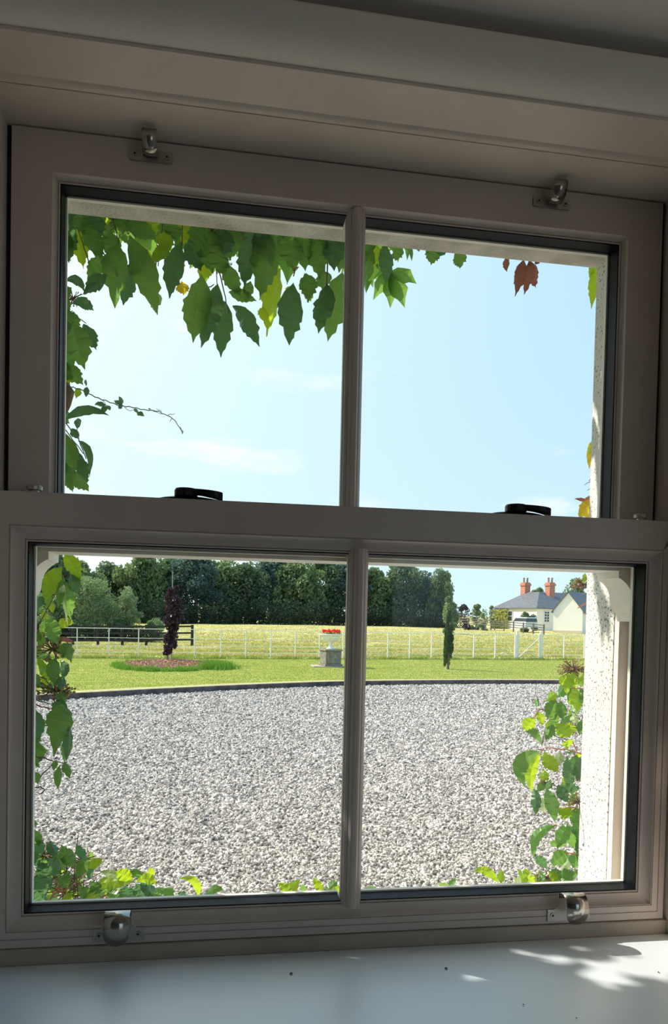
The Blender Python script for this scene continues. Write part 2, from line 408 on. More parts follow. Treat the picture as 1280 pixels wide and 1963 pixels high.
def ovolo(w, drop=.010, lip=.0035):
    return [(0, .0125), (.0008, .0110), (lip*.6, .0112), (lip*.7, .0135), (lip, drop)] + [(lip+(w-lip)*math.sin(t*math.pi/2/6), drop*(1-(1-math.cos(math.pi/2*(1))) if t == 6 else drop*math.cos(t*math.pi/2/6)/drop)) for t in range(1, 6)] + [(w, 0.0)]
def grooves(w, gs, p=None):
    r = ovolo(w)
    for g in gs: r += [(g, 0.0), (g+.0004, .0018), (g+.0012, .0018), (g+.0016, 0.0)]
    return r
low_prof = {0: grooves(.019, (.0195, .0300)), 1: grooves(.019, (.0195, .0300)), 2: grooves(.019, (.0195,)), 3: grooves(.019, (.0195,))}
up_prof = {i: grooves(.0085, ()) for i in range(4)}
lower = sash('lower_sash', 'lower sliding sash of two panes nearest the room, above the window board', 1.05, (-.2582, .6612, 1.328, 1.8435), (XL, .702, 1.2855, 1.9095), (.1874, .2181), low_prof, None, None)
upper = sash('upper_sash', 'upper sliding sash of two tall panes, set behind the lower one', 1.1115, (-.2338, .6330, 1.90, 2.3635), (-.2975, .7005, 1.8365, 2.4305), (.1836, .2140), up_prof, None, None)

def horn(side):
    s = [(.645, 1.837), (.645, 1.8235), (.6485, 1.822), (.655, 1.8175), (.661, 1.812), (.6655, 1.805), (.6685, 1.797), (.6695, 1.788), (.6705, 1.780), (.6735, 1.7735), (.679, 1.768), (.6845, 1.7655), (.6845, 1.7525), (.7005, 1.7525), (.7005, 1.837)]
    if side < 0: s = [(.403-x, z) for x, z in s]
    m = MB(); m.prism(s, 1.113, 1.182); fix_normals(m.build('horn', 'outpaint', upper, label='cream curved sash horn below the rail'))
horn(1); horn(-1)
m = MB(); m.box(-.297, .700, 1.1722, 1.182, 1.8366, 1.90); m.build('outer_rail', 'outpaint', upper, label='cream outer face of the bottom rail')
m = MB(); m.prismx([(1.1095, 1.850), (1.1095, 1.8345), (1.172, 1.8345), (1.172, 1.8365), (1.1112, 1.8365), (1.1112, 1.850)], -.297, .700); m.build('rail_underside', 'outpaint', upper, label='cream underside of the bottom rail')

# ---- hardware
def screw(c, r, parent, ny=-1):
    m = MB(); x, y, z = c
    m.tube([(x, y, z), (x, y-.0012, z)], r, 14)
    o = m.build('screw', 'steel', parent)
    return o
def screw_cross(c, r, parent):
    m = MB(); x, y, z = c
    m.box(x-r*.6, x+r*.6, y-.0016, y-.001, z-r*.14, z+r*.14); m.box(x-r*.14, x+r*.14, y-.0016, y-.001, z-r*.6, z+r*.6)
    m.tube([(x, y-.0001, z), (x, y-.0004, z)], r*1.22, 14)
    return m.build('screw_slot', 'groove', parent)
def strap(path, xc, w, t, taper=None):
    """a bent strip: path in y,z; w may vary"""
    m = MB(); n = len(path); v = []
    for i, (y, z) in enumerate(path):
        a = path[max(i-1, 0)]; b = path[min(i+1, n-1)]; d = Vector((b[0]-a[0], b[1]-a[1])).normalized(); nn = Vector((-d.y, d.x))*t/2
        ww = (w if taper is None else w*taper[i])/2
        v += [(xc-ww, y+nn.x, z+nn.y), (xc+ww, y+nn.x, z+nn.y), (xc+ww, y-nn.x, z-nn.y), (xc-ww, y-nn.x, z-nn.y)]
    f = [(3, 2, 1, 0), (4*n-4, 4*n-3, 4*n-2, 4*n-1)]
    for i in range(n-1):
        for k in range(4): q = (k+1) % 4; f.append((4*i+k, 4*i+q, 4*i+4+q, 4*i+4+k))
    m.add(v, f); return m
def sash_lift(xc, label):
    z0 = 1.2895; y = 1.0490
    # plate outline with shoulders sweeping up into the neck
    hw = .0345; nk = .0175
    L_ = [(-hw, 0), (hw, 0), (hw, .0185)]
    for k in range(6):
        t = k/5*math.pi/2; L_.append((hw-.009-(hw-.009-nk)*math.sin(t), .0185+.015*(1-math.cos(t))))
    L_.append((nk, .041)); R = [(-x, z) for x, z in L_[1:][::-1]]; R = [p for p in R if p not in L_]
    pl = [(xc+x, z0+z) for x, z in L_+R]
    m = MB(); m.prism(pl, y-.0018, y+.0003); pt = m.build('sash_lift', 'steel', lower, bevel=.0005, label=label); fix_normals(pt)
    path = [(y-.001, z0+.036), (y-.0012, z0+.041), (y-.005, z0+.0450), (y-.012, z0+.0468), (y-.0195, z0+.0458), (y-.0255, z0+.0420), (y-.0290, z0+.036), (y-.0300, z0+.029), (y-.0296, z0+.022), (y-.0284, z0+.0155), (y-.0272, z0+.0105), (y-.0262, z0+.0070), (y-.0256, z0+.0045)]
    tp = [1]*9+[.94, .80, .56, .18]
    s = strap(path, xc, .034, .0016, tp); fix_normals(s.build('hook', 'chrome', pt, smooth=True, label='curled polished hook'))
    for sx in (-1, 1):
        c = (xc+sx*.0262, y-.0018, z0+.0095); mm = MB(); mm.tube([(c[0], c[1], c[2]), (c[0], c[1]-.001, c[2])], .0042, 14); mm.build('screw', 'steel', pt)
        screw_cross((c[0], c[1], c[2]), .0036, pt)
sash_lift(-.1285, 'nickel sash lift at the left, screwed to the bottom rail')
sash_lift(.5420, 'nickel sash lift at the right, screwed to the bottom rail')

def top_eye(xc, label):
    y = 1.1105; z0 = 2.4005; hw = .031
    pl = []
    for (cx, cz, a0) in ((hw-.004, .004, -90), (hw-.004, .0125, 0), (-hw+.004, .0125, 90), (-hw+.004, .004, 180)):
        for k in range(4): t = math.radians(a0+30*k); pl.append((xc+cx+.004*math.cos(t), z0+cz+.004*math.sin(t)))
    m = MB(); m.prism(pl, y-.0022, y+.0003); pt = m.build('sash_hook', 'steel', upper, label=label); fix_normals(pt)
    path = [(y-.0025, z0+.010), (y-.006, z0+.0052), (y-.012, z0+.0022), (y-.019, z0+.0026), (y-.026, z0+.0062), (y-.0315, z0+.0125), (y-.0340, z0+.0195), (y-.0335, z0+.0255), (y-.0300, z0+.0285)]
    s = strap(path, xc, .020, .0018); fix_normals(s.build('hook', 'chrome', pt, smooth=True, label='curled polished hook'))
    for sx in (-1, 1):
        c = (xc+sx*.0225, y-.0022, z0+.0085); mm = MB(); mm.tube([(c[0], c[1], c[2]), (c[0], c[1]-.0008, c[2])], .0038, 12); mm.build('screw', 'steel', pt)
        screw_cross(c, .0032, pt)
top_eye(-.1065, 'small nickel hook plate at the left of the top rail')
top_eye(.5085, 'small nickel hook plate at the right of the top rail')

def fastener(xc, s, label):
    zt = 1.9095; y = 1.083
    m = MB(); n = 28; prof = [(1.0, 0), (1.0, .002), (.93, .0045), (.78, .0062), (.5, .0078), (.2, .0085)]
    v = []; f = []
    for r, z in prof: v += [(xc+.046*r*math.cos(2*math.pi*k/n), y+.017*r*math.sin(2*math.pi*k/n), zt+z) for k in range(n)]
    for i in range(len(prof)-1):
        for k in range(n): q = (k+1) % n; f.append((i*n+k, i*n+q, (i+1)*n+q, (i+1)*n+k))
    f += [tuple(range(n))[::-1], tuple(range((len(prof)-1)*n, len(prof)*n))]
    m.add(v, f); pt = m.build('sash_fastener', 'black', lower, smooth=True, label=label)
    m = MB(); n = 24; v = []
    # lever: round boss and a thick curved arm
    m.lathe((xc-.004, y-.004, zt+.008), [(.0165, 0), (.0165, .008), (.0150, .0105), (.009, .0115)], 20)
    m.build('boss', 'black', pt, smooth=False)
    m = MB(); arm = [(xc+.004+t*.044, y-.006-.010*math.sin(t*2.4)) for t in [k/8 for k in range(9)]]
    lo, hi = [], []
    for i, (ax, ay) in enumerate(arm):
        w = .0085*(1-.12*i/8) if i < 8 else .0045
        lo.append((ax, ay-w, zt+.0105-.0085*(i/8)**1.5)); hi.append((ax, ay-w, zt+.0185-.0045*(i/8)))
    lo2 = [(a, b+2*(.0085*(1-.12*i/8) if i < 8 else .0045), c) for i, (a, b, c) in enumerate(lo)]; hi2 = [(a, b+2*(.0085*(1-.12*i/8) if i < 8 else .0045), c) for i, (a, b, c) in enumerate(hi)]
    m.hexa(lo+lo2[::-1], hi+hi2[::-1]); m.build('lever', 'black', pt, bevel=.0015)
fastener(-.0435, 1, 'black rounded sash fastener standing left of centre on the meeting rail')
fastener(.4545, 1, 'black rounded sash fastener standing at the right on the meeting rail')
for xc, lb in ((-.2545, 'left'), (.6600, 'right')):
    m = MB(); m.lathe((xc, 1.080, 1.9095), [(.0085, 0), (.0085, .002), (.0065, .0025), (.0065, .006), (.0105, .007), (.0112, .0115), (.0095, .0135)], 18)
    m.build('stop_pin', 'steel', lower, smooth=False, label='short grey stop pin at the %s end of the meeting rail' % lb)

# ------------------------------------------------------------ THE GROUND
LAWN = 0.07
KERB = [(-900, 11.2), (-400, 12.0), (-150, 12.8), (70, 14.0), (200, 14.9), (330, 15.9), (480, 17.1), (640, 18.4), (780, 19.2), (900, 19.8), (1070, 20.4), (1300, 20.9), (1700, 21.6), (2300, 22.6)]
FA, FB = ground(148, 26.0, 0), ground(991, 31.6, 0)      # line of the white fence
def fence_at(px):
    r = ray(px, 1200); d = (FB-FA); t = (r.x*FA.y-r.y*FA.x)/(r.y*d.x-r.x*d.y); p = FA+d*t; p.z = 0; return p
def fz(x, y):      # height of the field
    d = max(0, math.hypot(x, y)-29); return LAWN + .0098*d + .06*math.sin(x*.13)*min(1, d/20)

M['gravelbase'] = mat('gravel_ground', (0.22, 0.205, 0.19), (0.36, 0.335, 0.31), 42, rough=.95, bump=1.0, bscale=38, detail=8)
M['stone'] = mat('limestone_chip', (0.50, 0.445, 0.40), rough=.85, rnd=.75)
M['lawn'] = mat('mown_lawn', (0.25, 0.28, 0.055), (0.40, 0.41, 0.11), 2.4, rough=.95, bump=.8, bscale=30, detail=9, stretch=(.25, 1, 1), ramp=(.3, .7), spec=.1)
M['field'] = mat('cut_hay_field', (0.31, 0.31, 0.09), (0.68, 0.58, 0.28), 1.5, rough=1, bump=1.0, bscale=6, detail=9, stretch=(.3, 1, 1), ramp=(.34, .66), spec=.05)
M['far'] = mat('far_ground', (0.16, 0.22, 0.07), (0.22, 0.27, 0.09), .05, rough=1)
M['kerb'] = mat('kerb_stone', (0.05, 0.045, 0.045), (0.13, 0.11, 0.11), 6, rough=.9, bump=.4, bscale=30)
M['verge'] = mat('dry_verge_grass', (0.36, 0.33, 0.15), (0.50, 0.46, 0.25), 8, rough=1, bump=.5, bscale=40, spec=.1)
def strip_mesh(rows):
    n = len(rows[0]); v = [p for r in rows for p in r]; f = []
    for i in range(len(rows)-1):
        for j in range(n-1): f.append((i*n+j, i*n+j+1, (i+1)*n+j+1, (i+1)*n+j))
    return MB().add(v, f)
def interp_k(px):
    for (a, da), (b, db) in zip(KERB, KERB[1:]):
        if a <= px <= b: return da+(db-da)*(px-a)/(b-a)
PXS = [-900+ i*50 for i in range(65)]
kl = [ground(px, interp_k(px), 0) for px in PXS]
def off(line, d):
    out = []
    for i, p in enumerate(line):
        t = (line[min(i+1, len(line)-1)]-line[max(i-1, 0)]).normalized(); out.append(p+Vector((-t.y, t.x, 0))*d)
    return out
def setz(line, z): return [Vector((p.x, p.y, z)) for p in line]
b = MB(); b.add([(-14, 1.30, 0), (24, 1.30, 0)]+[tuple(p) for p in kl[::-1]], [tuple(range(len(kl)+2))]); o = b.build('gravel_drive', 'gravelbase', kind='structure', label='grey gravel drive in front of the house')
k0, k1 = off(kl, 0), off(kl, .11)
b = strip_mesh([setz(k0, -.05), setz(k0, LAWN+.045), setz(k1, LAWN+.045), setz(k1, -.05)]); fix_normals(b.build('kerb', 'kerb', kind='structure', label='dark stone kerb between gravel and lawn'))
k2 = off(kl, .85)
fl = [fence_at(px) for px in PXS]
b = strip_mesh([setz(k1, LAWN+.03), setz(k2, LAWN+.002)]); b.build('verge', 'verge', kind='structure', label='strip of dry grass along the kerb')
rows = [setz(k2, LAWN)]
for t in (.25, .5, .75, 1): rows.append([Vector((a.x+(c.x-a.x)*t, a.y+(c.y-a.y)*t, LAWN)) for a, c in zip(k2, fl)])
b = strip_mesh(rows); b.build('lawn', 'lawn', kind='structure', label='bright green mown lawn')
def fieldmesh():
    rng = np.random.default_rng(4); rows = [[Vector((p.x, p.y, LAWN-.005)) for p in fl]]
    for t in (1.04, 1.1, 1.18, 1.28, 1.4, 1.55, 1.7, 1.9, 2.1, 2.4, 2.7, 3.1, 3.6, 4.2, 5.2, 7, 10):
        rows.append([Vector((p.x*t, p.y*t, fz(p.x*t, p.y*t)+rng.normal(0, .02))) for p in fl])
    return strip_mesh(rows)
fieldmesh().build('hay_field', 'field', kind='structure', smooth=True, label='yellow green field of cut hay beyond the white fence')
b = MB(); b.box(-700, 700, -60, 1500, -1.2, -.35); b.build('ground', 'far', kind='structure')

b = MB(); b.box(-14, 16, -26, -2.2, -.2, 0); b.build('bounce_gravel', 'gravelbase', kind='structure')  # unseen gravel added behind the room for a neutral light bounce
def gravel_stones():
    """loose chippings: crushed stones as real geometry, instanced on points of one mesh"""
    rng = np.random.default_rng(7); P = []; S = []
    for (d0, d1, n, sc) in ((1.5, 3.2, 9000, 1.0), (3.2, 5.5, 56000, .95), (5.5, 8.5, 62000, 1.12), (8.5, 12.5, 70000, 1.3), (12.5, 20.5, 90000, 1.6)):
        y = np.sqrt(rng.uniform(d0**2, d1**2, n)); u = rng.uniform(-.62, .98, n)
        x = y*u + rng.uniform(-.3, .3, n); P.append(np.stack([x, y, np.full(n, .002)+rng.uniform(-.004, .008, n)], 1)); S.append(np.full(n, .0105*sc)*rng.uniform(.55, 1.35, n))
    P = np.concatenate(P); S = np.concatenate(S)
    kx = np.array([p.x for p in kl]); ky = np.array([p.y for p in kl]); o = np.argsort(kx)
    keep = P[:, 1] < np.interp(P[:, 0], kx[o], ky[o])-.02; P = P[keep]; S = S[keep]
    me = bpy.data.meshes.new('gravel'); me.vertices.add(len(P)); me.vertices.foreach_set('co', P.astype(np.float32).ravel())
    a = me.attributes.new('size', 'FLOAT', 'POINT'); a.data.foreach_set('value', S.astype(np.float32))
    r = me.attributes.new('turn', 'FLOAT_VECTOR', 'POINT'); r.data.foreach_set('vector', rng.uniform(0, 6.28, (len(P), 3)).astype(np.float32).ravel())
    s = me.attributes.new('shape', 'FLOAT_VECTOR', 'POINT'); s.data.foreach_set('vector', (rng.uniform(.6, 1.35, (len(P), 3))*S[:, None]).astype(np.float32).ravel())
    me.update(); ob = bpy.data.objects.new('gravel', me); COL.objects.link(ob)
    tag(ob, 'loose grey limestone chippings spread over the drive', 'gravel', kind='stuff')
    g = bpy.data.node_groups.new('gravel', 'GeometryNodeTree')
    g.interface.new_socket('Geometry', in_out='INPUT', socket_type='NodeSocketGeometry'); g.interface.new_socket('Geometry', in_out='OUTPUT', socket_type='NodeSocketGeometry')
    N, L = g.nodes, g.links
    i = N.new('NodeGroupInput'); o_ = N.new('NodeGroupOutput'); ico = N.new('GeometryNodeMeshIcoSphere'); ico.inputs['Radius'].default_value = 1; ico.inputs['Subdivisions'].default_value = 1
    sp = N.new('GeometryNodeSetPosition'); L.new(ico.outputs[0], sp.inputs[0])
    nz = N.new('ShaderNodeTexNoise'); nz.inputs['Scale'].default_value = 1.7
    vm = N.new('ShaderNodeVectorMath'); vm.operation = 'SUBTRACT'; L.new(nz.outputs['Color'], vm.inputs[0]); vm.inputs[1].default_value = (.5, .5, .5)
    vs = N.new('ShaderNodeVectorMath'); vs.operation = 'SCALE'; vs.inputs['Scale'].default_value = 1.6; L.new(vm.outputs[0], vs.inputs[0]); L.new(vs.outputs[0], sp.inputs['Offset'])
    ms = N.new('GeometryNodeSetMaterial'); ms.inputs['Material'].default_value = M['stone']; L.new(sp.outputs[0], ms.inputs[0])
    ip = N.new('GeometryNodeInstanceOnPoints'); L.new(i.outputs[0], ip.inputs['Points']); L.new(ms.outputs[0], ip.inputs['Instance'])
    def attr(nm):
        n = N.new('GeometryNodeInputNamedAttribute'); n.data_type = 'FLOAT_VECTOR'; n.inputs['Name'].default_value = nm; return n.outputs[0]
    L.new(attr('turn'), ip.inputs['Rotation']); L.new(attr('shape'), ip.inputs['Scale'])
    L.new(ip.outputs[0], o_.inputs[0])
    md = ob.modifiers.new('stones', 'NODES'); md.node_group = g
gravel_stones()

# ------------------------------------------------------------ TREES AND SHRUBS
M['dark_leaf'] = leafmat('dark_tree_leaf', (0.065, 0.11, 0.075), (0.15, 0.20, 0.115), (0.20, 0.32, 0.11), .5, .35, .15, .30, .3)  # distance haze is put into the dulled, bluish green
M['blue_leaf'] = leafmat('hazed_tree_leaf', (0.06, 0.11, 0.10), (0.12, 0.18, 0.16), (0.13, 0.24, 0.14), .45, .35, .15, .30, .4)  # bluish tint stands in for haze over the wood
M['mid_leaf'] = leafmat('mid_tree_leaf', (0.12, 0.18, 0.09), (0.22, 0.28, 0.13), (0.30, 0.42, 0.14), .5, .35, .15, .33, .3)
M['willow_leaf'] = leafmat('pale_willow_leaf', (0.16, 0.24, 0.12), (0.30, 0.38, 0.20), (0.34, 0.46, 0.18), .5, 1.2, .1, .3, .3)
M['shade_leaf'] = leafmat('shaded_leaf', (0.018, 0.035, 0.022), (0.035, 0.06, 0.035), (0.03, 0.06, 0.02), .7, .5, .1, .2, .2)  # shade below trees and bushes is put into this dark colour
M['conifer_leaf'] = leafmat('yew_foliage', (0.025, 0.055, 0.022), (0.07, 0.13, 0.04), (0.10, 0.20, 0.04), .5, 12, .1, .2, .3)
M['purple_leaf'] = leafmat('purple_beech_leaf', (0.030, 0.018, 0.028), (0.10, 0.06, 0.075), (0.07, 0.02, 0.03), .5, 14, .1, .2, .3)
M['yellow_leaf'] = leafmat('yellow_creeper_leaf', (0.50, 0.50, 0.12), (0.72, 0.68, 0.20), (0.4, 0.4, .05), .6, 3, .1, .2, .2)
M['bark'] = mat('bark', (0.13, 0.10, 0.08), (0.22, 0.18, 0.14), 12, rough=.9, bump=.4, bscale=40)

def leaf_cloud(blobs, size, rng, aspect=.55, droop=0.0):
    """blobs: (centre, radii, count); returns rhombus leaves as quads"""
    C = []; 
    for c, r, n in blobs:
        d = rng.normal(size=(n, 3)); d /= np.linalg.norm(d, axis=1)[:, None]; k = rng.uniform(.35, 1.0, n)**.5
        C.append(np.array(c)+d*k[:, None]*np.array(r))
    C = np.concatenate(C); n = len(C)
    a = rng.normal(size=(n, 3)); a[:, 2] -= droop; a /= np.linalg.norm(a, axis=1)[:, None]
    b = np.cross(a, rng.normal(size=(n, 3))); b /= np.linalg.norm(b, axis=1)[:, None]
    s = size*rng.uniform(.6, 1.3, n)[:, None]
    V = np.stack([C-a*s, C+b*s*aspect, C+a*s, C-b*s*aspect], 1).reshape(-1, 3)
    return V, np.arange(4*n).reshape(n, 4)
def foliage(name, blobs, size, m, parent, seed, aspect=.55, droop=0.0, kind=None, **kw):
    rng = np.random.default_rng(seed); V, Q = leaf_cloud(blobs, size, rng, aspect, droop)
    o = bpy.data.objects.new(name, mesh_np(name, V, Q, m)); COL.objects.link(o); o.parent = parent; return tag(o, **kw)
def crown(h, w, rng, n, lumps=16, base=.12):
    """lumpy crown of height h and width w above the origin"""
    bl = []
    for i in range(lumps):
        t = rng.uniform(base, .93); env = math.sin(math.pi*min(1, (t*.86+.16)))**.6
        a = rng.uniform(0, 2*math.pi); rr = w/2*env*rng.uniform(.35, .80); r = w*rng.uniform(.10, .19)
        bl.append(((rr*math.cos(a), rr*math.sin(a), h*t), (r, r, r*rng.uniform(.75, 1.1)), n//lumps))
    bl.append(((0, 0, h*.55), (w*.33, w*.33, h*.38), n//8))
    return bl
def branches(h, w, rng, k=7):
    m = MB(); m.tube([(0, 0, -.3), (.05*w*.1, 0, h*.35), (0, .02*w, h*.8)], [.028*h, .02*h, .006*h], 6)
    for i in range(k):
        a = rng.uniform(0, 6.28); z = h*rng.uniform(.2, .6)
        m.tube([(0, 0, z), (w*.18*math.cos(a), w*.18*math.sin(a), z+h*.12), (w*.36*math.cos(a), w*.36*math.sin(a), z+h*.2)], [.011*h, .007*h, .003*h], 5)
    return m
def tree(name, label, cat, loc, h, w, m, n, size, seed, group=None, lumps=16, base=.1, aspect=.55, droop=0):
    rng = np.random.default_rng(seed); r = empty(name, loc, label=label, cat=cat, group=group)
    foliage('foliage', crown(h, w, rng, n, lumps, base), size, m, r, seed+1, aspect, droop)
    t = branches(h, w, rng); v = t.v; t.build('trunk', 'bark', r); c = r.children[-1]
    vv = np.array(v); c.location = Vector(((vv[:, 0].min()+vv[:, 0].max())/2, (vv[:, 1].min()+vv[:, 1].max())/2, vv[:, 2].min()))
    return r
def copytree(o, loc, rz, sc, label):
    c = o.copy(); COL.objects.link(c); c.location = loc; c.rotation_euler = (0, 0, rz); c.scale = sc; c['label'] = label
    for ch in o.children: d = ch.copy(); COL.objects.link(d); d.parent = c
    return c

def gz(px, D):
    p = ground(px, D, 0); return Vector((p.x, p.y, fz(p.x, p.y)-.05))
# wood behind the field: (column, distance, height, width, source, label)
WOOD = [
 (18, 74, 9.5, 8.0, 1, 'leftmost tall dark tree of the wood, mostly behind the window edge'),
 (92, 78, 11.0, 8.4, 0, 'dark green tree at far left of the wood behind the vine leaves'),
 (150, 84, 10.6, 8.0, 1, 'mid green tree behind the left side of the pale willow bush'),
 (212, 88, 11.6, 8.5, 0, 'dark tree rising directly behind the pale willow bush'),
 (268, 86, 12.0, 8.0, 1, 'mid green tree rising at the right edge of the willow bush'),
 (322, 90, 12.4, 8.6, 0, 'dark tree directly behind the young purple tree and its stake'),
 (376, 88, 12.2, 8.2, 2, 'bluish dark tree just right of the young purple tree'),
 (424, 92, 11.6, 8.0, 1, 'mid green tree under the low notch of sky left of centre'),
 (470, 91, 12.4, 8.6, 0, 'dark tree of the wood between purple tree and flower urn'),
 (522, 94, 12.6, 8.4, 2, 'bluish dark tree of the wood left of the flower urn'),
 (572, 93, 12.8, 8.4, 1, 'mid green tree of the wood just left of the flower urn'),
 (622, 95, 12.0, 8.2, 0, 'dark tree of the wood straight above the flower urn'),
 (672, 96, 12.8, 8.6, 2, 'tree of the wood hidden mostly by the central glazing bar'),
 (722, 97, 12.6, 8.4, 1, 'mid green tree of the wood just right of the glazing bar'),
 (768, 97, 12.2, 8.4, 0, 'dark tree of the wood in the right pane, second from the bar'),
 (812, 98, 11.0, 8.0, 2, 'bluish dark tree near the right end of the wood'),
 (846, 96, 10.6, 4.6, 1, 'slim feathery tree at the right end of the wood'),
]
protos = {}
def wood():
    cols = ('dark_leaf', 'mid_leaf', 'blue_leaf')
    for i, (px, D, h, w, k, lb) in enumerate(WOOD):
        h *= (.62, .70, .66, .58, .69)[i % 5]; w *= .92
        loc = gz(px, D)
        if k not in protos:
            protos[k] = (tree('broadleaf_tree', lb, 'tree', loc, h, w, cols[k], 9000, .21, 50+k*7, 'trees of the wood beyond the field', lumps=34, base=.04), h, w)
        else:
            o, h0, w0 = protos[k]; copytree(o, loc, i*1.7, (w/w0, w/w0, h/h0), lb)
    # hedge at the foot of the wood, shade put into its leaf colour
    bl = []; rng = np.random.default_rng(3)
    for px in range(-60, 870, 16):
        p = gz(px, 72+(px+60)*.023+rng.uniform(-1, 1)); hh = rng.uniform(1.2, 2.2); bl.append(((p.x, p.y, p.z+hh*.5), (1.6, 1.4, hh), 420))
    r = empty('hedge', (0, 0, 0), label='long hedge along the foot of the wood, coloured as in shade', cat='hedge', kind='stuff')
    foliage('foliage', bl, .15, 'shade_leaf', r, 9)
wood()
def shrub(name, label, px, D, ytop, wpx, m, n, size, seed, group=None, yb=None, lumps=12, aspect=.55, base=.15, droop=0):
    loc = gz(px, D); h = EYE+(hor(px)-ytop)/F*D-loc.z
    return tree(name, label, 'shrub' if 'shrub' in name or 'bush' in name else 'tree', loc, h, wpx/F*D, m, n, size, seed, group, lumps, base, aspect, droop)
shrub('willow_bush', 'big round pale silvery green willow bush left of the purple tree', 172, 40.5, 1108, 128, 'willow_leaf', 12000, .085, 101, lumps=60, aspect=.3, base=.0)
shrub('willow_bush', 'smaller pale lobe of willow at the right of the big bush', 240, 40.5, 1127, 70, 'willow_leaf', 6000, .08, 102, lumps=30, aspect=.3, base=.0)
shrub('willow_bush', 'darker lower bush under the left side of the pale willow', 105, 39.5, 1152, 96, 'mid_leaf', 7000, .08, 103, lumps=30, base=0)
def shade_foliage():  # dark leaves stand in for the shadow under the willow bushes
    bl = []; rng = np.random.default_rng(33)
    for px in range(60, 300, 8):
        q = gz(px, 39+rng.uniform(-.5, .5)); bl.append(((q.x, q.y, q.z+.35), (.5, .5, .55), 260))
    r = empty('shade_foliage', (0, 0, 0), label='dark foliage added for the shade below the willow bushes behind the rails', cat='shade_foliage', kind='stuff')
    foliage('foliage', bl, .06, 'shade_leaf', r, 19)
shade_foliage()
shrub('grassy_shrub', 'small pale wispy shrub behind the dark rail fence, left of the purple tree', 300, 42, 1180, 46, 'willow_leaf', 4000, .09, 105, lumps=9, aspect=.18, base=0, droop=-1)
shrub('leafy_shrub', 'small bright green shrub at the right foot of the pale willow', 262, 42, 1182, 34, 'yellow_leaf', 1200, .07, 107, lumps=6, base=0)
shrub('broadleaf_tree', 'small light green tree behind the slim dark conifer', 862, 64, 1143, 44, 'mid_leaf', 5000, .11, 109, lumps=14, base=.0)
shrub('purple_shrub', 'dark purple shrub between the wood and the white house', 891, 82, 1157, 34, 'purple_leaf', 2200, .13, 111, lumps=9, base=0)
shrub('garden_shrub', 'green shrub just right of the dark purple shrub', 912, 84, 1160, 32, 'mid_leaf', 2000, .13, 113, lumps=8, base=0)
shrub('garden_shrub', 'lighter green shrub in the middle of the garden hedge', 928, 82, 1163, 24, 'willow_leaf', 1500, .12, 115, lumps=7, base=0)
shrub('garden_shrub', 'pointed green shrub just left of the yellow creeper wall', 941, 85, 1155, 13, 'mid_leaf', 1200, .12, 117, lumps=7, base=0)
shrub('garden_shrub', 'dark green shrub in front of the white house wall', 1004, 80, 1172, 28, 'mid_leaf', 2000, .12, 119, lumps=8, base=0)
shrub('garden_shrub', 'green shrub at the corner of the white house', 1021, 80, 1174, 26, 'dark_leaf', 1800, .12, 121, lumps=8, base=0)
shrub('broadleaf_tree', 'green tree behind the white house, right of the second chimney', 1095, 118, 1108, 66, 'mid_leaf', 5000, .22, 123, lumps=14, base=.2)
shrub('broadleaf_tree', 'tree top seen between the two brick chimneys', 1028, 122, 1122, 40, 'mid_leaf', 3000, .2, 125, lumps=9, base=.2)

# columnar conifer on the lawn
def conifer():
    D = 24.6; p = ground(861, D, LAWN); h = EYE+(hor(861)-1168)/F*D-LAWN
    r = empty('columnar_conifer', p, label='slim dark green upright conifer standing on the lawn', cat='conifer')
    bl = []; rng = np.random.default_rng(8)
    for i in range(60):
        t = rng.uniform(.10, .97); rad = .20*math.sin(math.pi*min(1, t*.62+.30))**.7*(1 if t < .7 else 1-(t-.7)*2.3); a = rng.uniform(0, 6.28); q = max(.02, rad*.62)
        bl.append(((q*math.cos(a), q*math.sin(a), h*t), (.05, .05, .16), 170))
    foliage('foliage', bl, .030, 'conifer_leaf', r, 77, .35, -1.6)
    m = MB(); m.tube([(0, 0, -.05), (0, 0, h*.6)], [.045, .02], 7); o = m.build('trunk', 'bark', r); o.location = (0, 0, -.05)
conifer()
# young purple tree with its stake
def purple():
    D = 24.8; p = ground(322, D, LAWN+.03); h = EYE+(hor(322)-1124)/F*D-LAWN
    r = empty('young_purple_tree', p, label='young dark purple leaved tree standing in the bark mulch bed', cat='tree')
    bl = []; rng = np.random.default_rng(18); k = D/F
    for (px, py, w, n) in ((331, 1134, 16, 500), (331, 1150, 26, 900), (333, 1168, 32, 1100), (332, 1186, 30, 1000), (331, 1203, 24, 800), (329, 1218, 20, 600), (325, 1232, 22, 600), (322, 1246, 19, 480)):
        for j in range(5):
            bl.append((((px-322+rng.uniform(-.4, .4)*w)*k, rng.uniform(-.35, .35)*w*k, (1170+hor(px)-hor(322)-py+rng.uniform(-6, 6)-1170+hor(322))*k+EYE-p.z), (w*k*.31, w*k*.31, w*k*.33), n//9))
    foliage('foliage', bl, .055, 'purple_leaf', r, 5, .7)
    m = MB(); m.tube([(0, 0, -.05), (.0, 0, .5), (.08, 0, 1.2), (.16, 0, 2.5)], [.028, .024, .018, .006], 7); o = m.build('trunk', 'bark', r); o.location = (.08, 0, -.05)
    M['pole'] = mat('weathered_stake', (0.34, 0.30, 0.25), (0.42, 0.38, 0.32), 20, rough=.9)
    q = ground(329.5, 25.2, LAWN); zt = EYE+(hor(330)-1095)/F*25.2
    m = MB(); m.tube([(q.x, q.y, LAWN-.1), (q.x, q.y, LAWN+.9), (q.x, q.y, zt)], [.035, .03, .012], 8); m.build('tree_stake', 'pole', label='tall thin grey stake beside the young purple tree', cat='stake')
purple()
